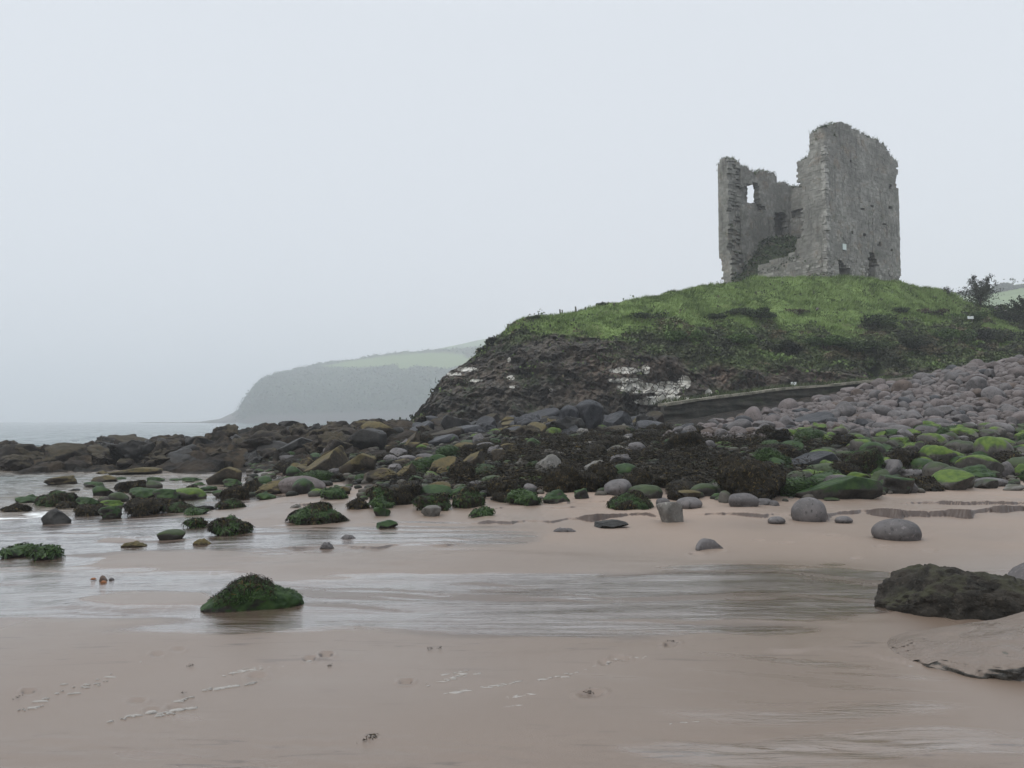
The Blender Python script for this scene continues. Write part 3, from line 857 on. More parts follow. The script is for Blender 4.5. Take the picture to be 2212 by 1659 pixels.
    walls = [("front_wall", cC, cd1, n1, cw1, keepF, (), 11, (.2, .5), (0, 0)),
             ("side_wall", cC, cd2, n2, cw2, keepR, (crackA,), 12, (.18, .42), (-.02, 0)),
             ("inner_wall", cL, cd2, n4, cw2, keep_in(cL, cd2, n4), (), 13, (.16, .36), (-TH, 0)),
             ("rear_wall", cR, cd1, n3 * 0 + cd2, cw1, None, (), 14, (.2, .5), (-TH, -TH))]
    allC = []
    for name, A, d, n, L, kp, cuts, seed, ln, ext in walls:
        if name == "rear_wall": kp = keep_in(cR, cd1, cd2)
        if name == "inner_wall": n = cd1; kp = keep_in(cL, cd2, cd1)
        C, H, V, Fq, tn, lw = stone_wall(A, d, n, L, kp, 3, cuts, ln, seed, ext)
        V = V - off
        o = link(name, mesh(name, V, Fq, STONE, False, {"tint": tn, "low": lw}), root)
        # the top stones carry turf
        key = np.round(np.column_stack([C[:, :2] @ np.array(d), C[:, :2] @ np.array(n)]) / .35).astype(int)
        best = {}
        for kk, c, h in zip(map(tuple, key), C, H):
            if kk not in best or c[2] > best[kk][0][2]: best[kk] = (c, h)
        tp = np.array([b[0] + [0, 0, b[1][2]] for b in best.values()])
        r = np.random.default_rng(seed)
        dx, dy = proj(tp[:, 0], tp[:, 1], tp[:, 2])
        tp = tp[(tp[:, 2] > 20) | ((tp[:, 2] > 16.5) & (name == "front_wall"))]
        lump = .5 + .5 * fbm(tp * .6, 3, 19)
        tp = tp[lump > .22]; lump = lump[lump > .22]
        P = np.repeat(tp, 26, 0) + r.normal(0, .16, (len(tp) * 26, 3)) * [1, 1, .45]
        hb = np.repeat(.12 + .30 * lump, 26)
        Vb, Fb, tb = blades(P, hb, .07, r, .5, (.25, 0))
        P2 = np.repeat(tp, 14, 0) + r.normal(0, .17, (len(tp) * 14, 3)) * [1, 1, .6] + np.repeat(lump, 14)[:, None] * [0, 0, .12]
        Vq, Fl, tq = leaf_quads(P2, .16, r, .3, .7)
        mb = MB(); mb.add(Vb - off, T=Fb, a=tb); mb.add(Vq - off, Q=Fl, a=tq)
        link("turf", mb.mesh("turf", LEAF["turf"], False), o)
        allC.append(C)
    # pale quoins up the corner
    r = np.random.default_rng(15)
    C, H = [], []
    z = 14.6
    while z < 27.5:
        h = r.uniform(.22, .36)
        C.append([cC[0], cC[1], z + h / 2]); H.append([r.uniform(.14, .30), r.uniform(.14, .30), h / 2 - .012])
        z += h
    C = np.array(C); H = np.array(H)
    C[:, :2] += np.array(cd1 + cd2)[None] * .13
    V, Fq = boxes(C, H, [(*cd1, 0), (*cd2, 0), (0, 0, 1)])
    V += r.normal(0, .012, V.shape)
    b = NB("pale quoin stone"); qm = b.done(b.mix(b.step(b.noise(1.4, 5, .7), .42, .62), (.15, .145, .13), (.34, .33, .30)), .9, b.bump(b.noise(9, 5), .7, .03), .2)
    link("quoins", mesh("quoins", V - off, Fq, qm, False), root)
    # rubble and ivy heaped inside
    nu, nv = 60, 60
    uu, vv = np.meshgrid(np.linspace(.06, .94, nu), np.linspace(.02, .9, nv))
    P = cC[None, None] + cd1 * (uu * cw1)[..., None] + cd2 * (vv * cw2)[..., None]
    zb = np.interp(vv, [0, .1, .22, .4, .55, 1], [16.2, 17.0, 18.6, 20.6, 21.5, 22.0])
    z = 16.6 + (zb - 16.6) * (.62 + .38 * sstep(.2, .9, uu))
    V = np.dstack([P, z]); V[..., 2] += .45 * fbm(V * .6, 4, 17)
    b = NB("rubble and soil"); rm = b.done(b.mix(b.step(b.noise(1.5, 5), .4, .6), (.025, .036, .016), (.06, .056, .04)), .9, b.bump(b.noise(4, 5), .8, .2), .2)
    rb = link("rubble_mound", mesh("rubble_mound", V - off, gridfaces(nv, nu), rm), root)
    k = r.integers(0, nu * nv, 9000)
    P = V.reshape(-1, 3)[k] + r.normal(0, .2, (9000, 3)) + [0, 0, .15]
    q = r.uniform(.22, .60, 2600); q0 = cC[None] + cd1[None] * (q * cw1)[:, None] + cd2[None] * r.uniform(-.05, TH, 2600)[:, None]
    P = np.concatenate([P, np.column_stack([q0, 17.15 + .35 * fbm(np.column_stack([q * 9, q * 0, q * 0]), 2, 6) - .9 * np.clip(q - .4, 0, 1) * 3 + r.normal(0, .18, 2600)])])
    Vq, Fq, tn = leaf_quads(P, .26, r, .5, .7)
    link("ivy", mesh("ivy", Vq - off, Fq, LEAF["bramble"], False, {"tint": tn}), rb)
    # ivy up the corner of the inner wall
    # notice plaque
    s = 0
    ss = np.linspace(0, cw2, 400); q = cC[None] + cd2[None] * ss[:, None]
    dx, dy = proj(q[:, 0], q[:, 1], np.full(400, 20.5)); s = ss[np.argmin(np.abs(dx - 1821.2))]
    q = cC + cd2 * s
    zz = np.linspace(14, 26, 600); zc = zz[np.argmin(np.abs(proj(np.full(600, q[0]), np.full(600, q[1]), zz)[1] - 533.6))]
    c = np.array([[*(q + n2 * .07), zc]])
    V, Fq = boxes(c, np.array([[.26, .03, .27]]), [(*cd2, 0), (*n2, 0), (0, 0, 1)])
    b = NB("plaque enamel"); pm = b.done(b.mix(b.noise(5, 3), (.50, .57, .54), (.60, .66, .62)), .5)
    pl = link("plaque", mesh("plaque", V - off, Fq, pm, False), root)
    V, Fq = boxes(np.concatenate([c + np.array([[*(cd2 * a), bz]]) for a, bz in ((-.275, 0), (.275, 0))] + [c + [[0, 0, bz]] for bz in (-.285, .285)]), np.array([[.015, .045, .30], [.015, .045, .30], [.26, .045, .015], [.26, .045, .015]]), [(*cd2, 0), (*n2, 0), (0, 0, 1)])
    b = NB("plaque frame metal"); link("frame", mesh("frame", V - off, Fq, b.done((.30, .33, .32), .5), False), pl)
build_castle()

# ------------------------------------------------------------------ sea wall of the slipway
def build_seawall():
    X = [1434, 1525, 1621, 1700, 1786, 1866, 1974, 2050]
    T_ = [876, 862, 851, 840, 835, 826, 818, 812]
    Yw = [44, 44.8, 45.6, 46.3, 47, 47.8, 49, 50]
    cols = np.linspace(1434, 2050, 220)
    t = np.interp(cols, X, T_); Y = np.interp(cols, X, Yw)
    top = at(cols, t, Y)
    root = bpy.data.objects.new("sea_wall", None); COL.objects.link(root); root.location = top[0] - [0, 0, 1.2]
    tag(root, "long dark sea wall with a pale coping rising behind the boulder bank", "sea wall")
    off = np.array(root.location)
    n = 34
    rows = []
    for k in range(n):
        q = k / (n - 1)
        z = top[:, 2] * (1 - q) + q * (top[:, 2] - 2.6)
        rows.append(np.column_stack([top[:, 0], top[:, 1] - .18 * q, z]))
    fr = np.array(rows)
    # horizontally bedded, eroded face
    m = fbm(fr * np.array([.8, .8, 5]), 4, 23)
    fr[..., 1] -= .10 * m
    back = fr.copy(); back[..., 1] = top[None, :, 1] + 1.0; 
    topline = np.array([fr[0], back[0]])
    endL = np.stack([fr[:, 0], back[:, 0]], 1)
    mb = MB()
    for G in (fr, topline[::-1], endL): mb.add((G - off).reshape(-1, 3), Q=gridfaces(*G.shape[:2]))
    b = NB("dark wall stone")
    c = b.mix(b.step(b.noise(1.2, 6, .65), .4, .62), (.022, .023, .018), (.055, .050, .040))
    c = b.mix(b.math('MULTIPLY', b.step(b.noise(1, 5, .7, vec=b.vec((.7, .7, 6))), .52, .62), .8), c, (.016, .016, .012))
    c = b.mix(b.math('MULTIPLY', b.step(b.noise(.5, 4), .58, .68), .6), c, (.035, .045, .018))
    link("wall", mb.mesh("wall", b.done(c, .75, b.bump(b.noise(5, 6, .7, vec=b.vec((1, 1, 3))), .9, .08), .3)), root)
    r = np.random.default_rng(24)
    C, H = [], []
    s = 0
    L = len(cols)
    k = 0
    while k < L - 6:
        e = min(L - 1, k + r.integers(9, 18))
        p, q = top[k], top[e]
        C.append(((p + q) / 2, q - p)); k = e
    mb = MB()
    for c_, d in C:
        l = np.linalg.norm(d); ax = d / l
        nn = np.array([ax[1], -ax[0], 0]); nn /= np.linalg.norm(nn); up = np.cross(nn, ax); up = up if up[2] > 0 else -up
        V, Fq = boxes(np.array([c_ + up * .05 - nn * -.0 + np.array([0, .45, 0])]), np.array([[l / 2 - .012, .58, .07 + r.uniform(-.01, .02)]]), [ax, nn, up])
        mb.add(V - off, Q=Fq, a=r.random())
    b = NB("pale coping")
    link("coping", mb.mesh("coping", b.done(b.mix(b.step(b.noise(1.5, 5, .7), .4, .62), (.12, .115, .085), (.27, .25, .20)), .8, b.bump(b.noise(9, 5), .6, .02), .3), False), root)
    P = np.repeat(top, 14, 0) + r.normal(0, .3, (len(top) * 14, 3)) * [1, 1, .2] + [0, .9, .12]
    Vb, Fb, tb = blades(P, .2, .05, r, .5)
    link("grass_fringe", mesh("grass_fringe", Vb - off, Fb, LEAF["turf"], False, {"tint": tb}), root)
build_seawall()
# ------------------------------------------------------------------ rock shapes
_ico = {}
def ico(s):
    if s not in _ico:
        bm = bmesh.new(); bmesh.ops.create_icosphere(bm, subdivisions=s, radius=1.0)
        _ico[s] = (np.array([v.co[:] for v in bm.verts]), np.array([[v.index for v in f.verts] for f in bm.faces])); bm.free()
    return _ico[s]
def rock_shape(kind, seed, sub=4):
    """unit rock: footprint about 1 x 1, top at z = 1, buried foot below z = 0"""
    r = np.random.default_rng(seed)
    V, Fc = ico(sub); V = V.copy()
    o = r.uniform(-50, 50, 3)
    def cut(V, n, lo, hi, soft=.04):
        for _ in range(n):
            d = r.normal(size=3); d /= np.linalg.norm(d)
            h = r.uniform(lo, hi)
            e = V @ d - h
            e = np.where(e > 0, e, 0)
            V = V - (e * (1 - soft))[:, None] * d
        return V
    if kind == 'round':
        p = r.uniform(2.0, 2.7)
        V = V / (np.abs(V) ** p).sum(1)[:, None] ** (1 / p)
        V = cut(V, 4, .74, .92, .45)
        V = V * (1 + .16 * fbm(V * .9 + o, 2, seed))[:, None]
        V = V + V * (.012 * fbm(V * 6 + o, 3, seed + 1))[:, None]
    elif kind == 'dome':
        V = V * (1 + .05 * fbm(V * 1.1 + o, 2, seed))[:, None]
        V = V + V * (.006 * fbm(V * 8 + o, 3, seed + 1))[:, None]
    elif kind == 'angular':
        V = cut(V, 13, .48, .80)
        V = V + V * (.05 * fbm(V * 1.6 + o, 3, seed) + .022 * fbm(V * 7 + o, 3, seed + 1))[:, None]
    elif kind == 'slab':
        d = np.array([-.42 + r.uniform(-.1, .1), -.25, .87]); d /= np.linalg.norm(d)
        e = V @ d; V = V - (np.clip(e - .34, 0, 9))[:, None] * d
        V = cut(V, 8, .6, .85)
        V = V + V * (.04 * fbm(V * 1.5 + o, 3, seed) + .02 * fbm(V * 7 + o, 3, seed + 1))[:, None]
    elif kind == 'wedge':
        d = np.array([-.62, -.2, .75]); d /= np.linalg.norm(d)
        e = V @ d; V = V - (np.clip(e - .25, 0, 9))[:, None] * d
        d = np.array([.93, -.25, .22]); d /= np.linalg.norm(d)
        e = V @ d; V = V - (np.clip(e - .55, 0, 9))[:, None] * d
        V = cut(V, 8, .6, .85)
        V = V + V * (.05 * fbm(V * 1.8 + o, 3, seed) + .03 * fbm(V * 7 + o, 3, seed + 1))[:, None]
    elif kind == 'crag':
        V = cut(V, 16, .42, .74)
        f1, f2, cid = worley(V * np.array([2.2, 2.2, 3.2]) + o, seed)
        g1, g2, gid = worley(V * np.array([5, 5, 8.]) + o, seed + 9)
        V = V * (1 + .30 * (cid - .5) + .10 * (gid - .5) - .06 * np.exp(-((f2 - f1) / .1) ** 2) + .24 * fbm(V * 1.3 + o, 3, seed) + .10 * fbm(V * 5 + o, 4, seed + 1))[:, None]
    elif kind == 'pointed':
        V = cut(V, 9, .5, .8)
        V[:, :2] *= (1.15 - .75 * np.clip((V[:, 2] + .6) / 1.6, 0, 1) ** 1.2)[:, None]
        V = V * (1 + .08 * fbm(V * 1.5 + o, 3, seed) + .03 * fbm(V * 6 + o, 3, seed + 1))[:, None]
    elif kind == 'lump':        # weed-bearing low mound, uneven
        V = cut(V, 6, .55, .85, .2)
        V = V * (1 + .24 * fbm(V * 1.4 + o, 3, seed) + .10 * fbm(V * 4.5 + o, 4, seed + 1))[:, None]
    lo, hi = V.min(0), V.max(0)
    V = (V - (lo + hi) / 2) / (hi - lo)
    V[:, 2] = (V[:, 2] + .5) * 1.38 - .38
    V[:, 2] /= V[:, 2].max()
    return V, Fc
GREY = rock_mat("smooth grey beach stone", (.080, .075, .075), (.138, .127, .126), rough=.5, bumpd=.008, scale=1.4)
MAUVE = rock_mat("mauve beach stone", (.108, .092, .089), (.165, .142, .136), rough=.6, bumpd=.008, scale=1.4)
DARK = rock_mat("dark wet rock", (.013, .013, .0125), (.034, .032, .029), rough=.45, bumpd=.03)
SLATE = rock_mat("dark slaty rock", (.022, .0235, .027), (.054, .054, .058), rough=.42, bumpd=.03)
TAN = rock_mat("brown barnacled rock", (.028, .024, .019), (.066, .052, .036), algae=((.100, .078, .034), (.066, .056, .028)), cover=(.65, .85), rough=.7, bumpd=.03)
REEF = rock_mat("brown reef rock", (.013, .0115, .010), (.038, .029, .022), algae=((.048, .038, .022), (.028, .024, .015)), cover=(.75, 1.05), rough=.65, bumpd=.04)
GREEN = rock_mat("green algae rock", (.022, .021, .019), (.060, .054, .047), algae=((.011, .028, .007), (.027, .054, .012)), cover=(.20, .50), rough=.5, bumpd=.015)
LIME = rock_mat("bright green algae rock", (.055, .052, .046), (.105, .095, .085), algae=((.036, .068, .010), (.082, .125, .018)), cover=(.42, .80), rough=.55, bumpd=.012)
MOSSY = rock_mat("grey rock filmed with algae", (.042, .039, .035), (.078, .071, .060), algae=((.036, .052, .018), (.026, .038, .015)), cover=(.55, 1.0), rough=.5, bumpd=.012)
PALE = rock_mat("pale grey rock", (.115, .11, .10), (.20, .19, .175), algae=((.05, .055, .035), (.06, .055, .04)), cover=(1.0, 1.4), rough=.6, bumpd=.02)
COARSE = rock_mat("dark barnacle crusted boulder", (.022, .020, .017), (.062, .054, .044), algae=((.050, .050, .030), (.040, .038, .025)), cover=(.85, 1.3), rough=.75, bumpd=.07, scale=2.2)
def weed_mat():
    b = NB("bladder wrack")
    t = b.attr("tint")
    c = b.mix(t, (.006, .0055, .004), (.026, .020, .010))
    c = b.mix(b.step(t, .88, .98), c, (.085, .062, .022))
    return b.done(c, .5, None, .12)
WEED = weed_mat()
def gweed_mat():
    b = NB("green weed"); t = b.attr("tint")
    return b.done(b.mix(t, (.010, .026, .006), (.042, .082, .016)), .45, None, .22)
GWEED = gweed_mat()
def fronds(V, Fc, n, r, length, width, thr=-.2, patch=None, top=0.0, lift=.02):
    """weed straps lying over a rock surface (V world-sized)"""
    a, b, c = V[Fc[:, 0]], V[Fc[:, 1]], V[Fc[:, 2]]
    N = np.cross(b - a, c - a); ar = np.linalg.norm(N, axis=1); N = N / (ar[:, None] + 1e-12)
    cen = (a + b + c) / 3
    zt = V[:, 2].max()
    wgt = ar * (N[:, 2] > -.25) * (cen[:, 2] > top * zt)
    if patch is not None:
        wgt = wgt * (fbm(cen * patch[0] / max(.3, np.ptp(V[:, 0])), 3, patch[1]) > patch[2])
    if wgt.sum() <= 0: wgt = ar
    k = r.choice(len(Fc), n, p=wgt / wgt.sum())
    P = cen[k] + N[k] * lift * .3; n_ = N[k]
    t = np.array([0, 0, -1.0]) * .45 + r.normal(0, .8, (n, 3))
    t = t - n_ * (t * n_).sum(1)[:, None]; t /= np.linalg.norm(t, axis=1)[:, None] + 1e-9
    s = np.cross(t, n_ + r.normal(0, .32, (n, 3))); s /= np.linalg.norm(s, axis=1)[:, None] + 1e-9
    L = (length * r.uniform(.5, 1.4, n))[:, None]; W = (width * r.uniform(.6, 1.3, n))[:, None]
    up = n_ * (lift * r.uniform(.2, 2.2, n))[:, None]
    q0 = P; q1 = P + t * L * .5 + up * .9; q2 = P + t * L + up * .35 + np.array([0, 0, -.15]) * L
    Vv = np.stack([q0 - s * W * .4, q0 + s * W * .4, q1 - s * W * .6, q1 + s * W * .6, q2 - s * W * .35, q2 + s * W * .35], 1).reshape(-1, 3)
    base = (np.arange(n) * 6)[:, None, None]
    Fq = base + np.array([[0, 1, 3, 2], [2, 3, 5, 4]])[None]
    return Vv, Fq.reshape(-1, 4), np.repeat(r.random(n), 6)
_lib = {}
def lib_mesh(kind, k, mat, sub):
    key = (kind, k, mat.name, sub)
    if key not in _lib:
        V, Fc = rock_shape(kind, 1000 + hash_kind(kind) * 50 + k, sub)
        _lib[key] = (mesh("rock", V, Fc, mat), V, Fc)
    return _lib[key]
def hash_kind(s): return sum(ord(c) * (i + 1) for i, c in enumerate(s)) % 97
PLACED = []
def put_rock(name, shape, k, mat, loc, size, rot, label, cat, group=None, weed=None, sub=4, tilt=(0, 0), seed=0):
    """size = (width, depth, height) in metres; weed = (count, length, width, material, patch, top)"""
    me, V, Fc = lib_mesh(shape, k, mat, sub)
    o = link(name, me)
    o.location = loc; o.scale = size; o.rotation_euler = (tilt[0], tilt[1], rot)
    tag(o, label, cat, group)
    PLACED.append((loc[0], loc[1], max(size[0], size[1]) / 2))
    if weed:
        Vw = V * np.array(size)
        r = np.random.default_rng(seed + 5)
        for cnt, ln, wd, wm, patch, top in weed:
            Wv, Wf, Wt = fronds(Vw, Fc, cnt, r, ln, wd, patch=patch, top=top, lift=min(.05, .2 * ln))
            c = link("seaweed", mesh("seaweed", Wv / np.array(size), Wf, wm, False, {"tint": Wt}), o)
    return o
#  code: material, shapes to draw from, weed recipe
KINDS = {
 'g': (GREEN, ('lump', 'angular', 'lump'), None), 'G': (LIME, ('round', 'lump'), None), 'm': (MOSSY, ('round',), None),
 't': (TAN, ('wedge', 'angular'), None), 'T': (TAN, ('angular', 'lump'), None), 'b': (GREY, ('round',), None), 'B': (GREY, ('dome',), None),
 'M': (MAUVE, ('round',), None), 'a': (GREY, ('angular',), None), 'p': (PALE, ('angular',), None), 'd': (DARK, ('crag', 'angular'), None),
 'P': (DARK, ('pointed',), None), 'l': (SLATE, ('slab',), None), 'L': (SLATE, ('angular',), None), 'c': (REEF, ('crag', 'lump'), None),
 's': (DARK, ('lump',), 's'), 'S': (GREEN, ('lump',), 'sg'), 'f': (GREY, ('slab',), None), 'o': (GREEN, ('lump',), 'og')}
def hero(cx, base, w, h, kind, label, rot=None, depth=.85, shape=None, cat="rock", name=None, sub=4):
    mat, shapes, wd = KINDS[kind]
    p = hit(cx, base)
    Y = p[1]
    W = w * Y / F_D; Hh = max(.06, h * Y / F_D * .96)
    D = W * depth
    sd = int(cx * 7 + base * 13)
    r = np.random.default_rng(sd)
    shape = shape or shapes[sd % len(shapes)]
    k = sd % (7 if shape in ('round', 'lump', 'angular', 'crag') else 3)
    if rot is None: rot = r.uniform(-.35, .35)
    n = int(min(15000, 300 + 7500 * W * (Hh + D * .5)))
    weed = None
    if wd == 's': weed = [(int(n * 1.5), .075, .015, WEED, (5, sd, -.55), 0.0)]
    elif wd == 'sg': weed = [(n // 2, .075, .014, WEED, (5, sd, .0), 0.1), (n // 2, .06, .010, GWEED, (5, sd + 3, -.3), 0.0)]
    elif wd == 'og': weed = [(n // 4, .08, .014, GWEED, (5, sd, .05), .2)]
    loc = p + np.array([p[0] / p[1], 1, 0]) * D * .42
    loc[2] = max(ground(loc[0], loc[1]), SEA - .05) * .5 + p[2] * .5 - .03 * Hh
    nm = name or {'s': "seaweed_rock", 'S': "seaweed_rock", 'o': "seaweed_rock"}.get(kind, "boulder" if shape in ('round', 'dome', 'lump') else "rock")
    return put_rock(nm, shape, k, mat, loc, (W, D, Hh * 1.04 + .0), rot, label, cat, weed=weed, sub=sub, seed=sd)
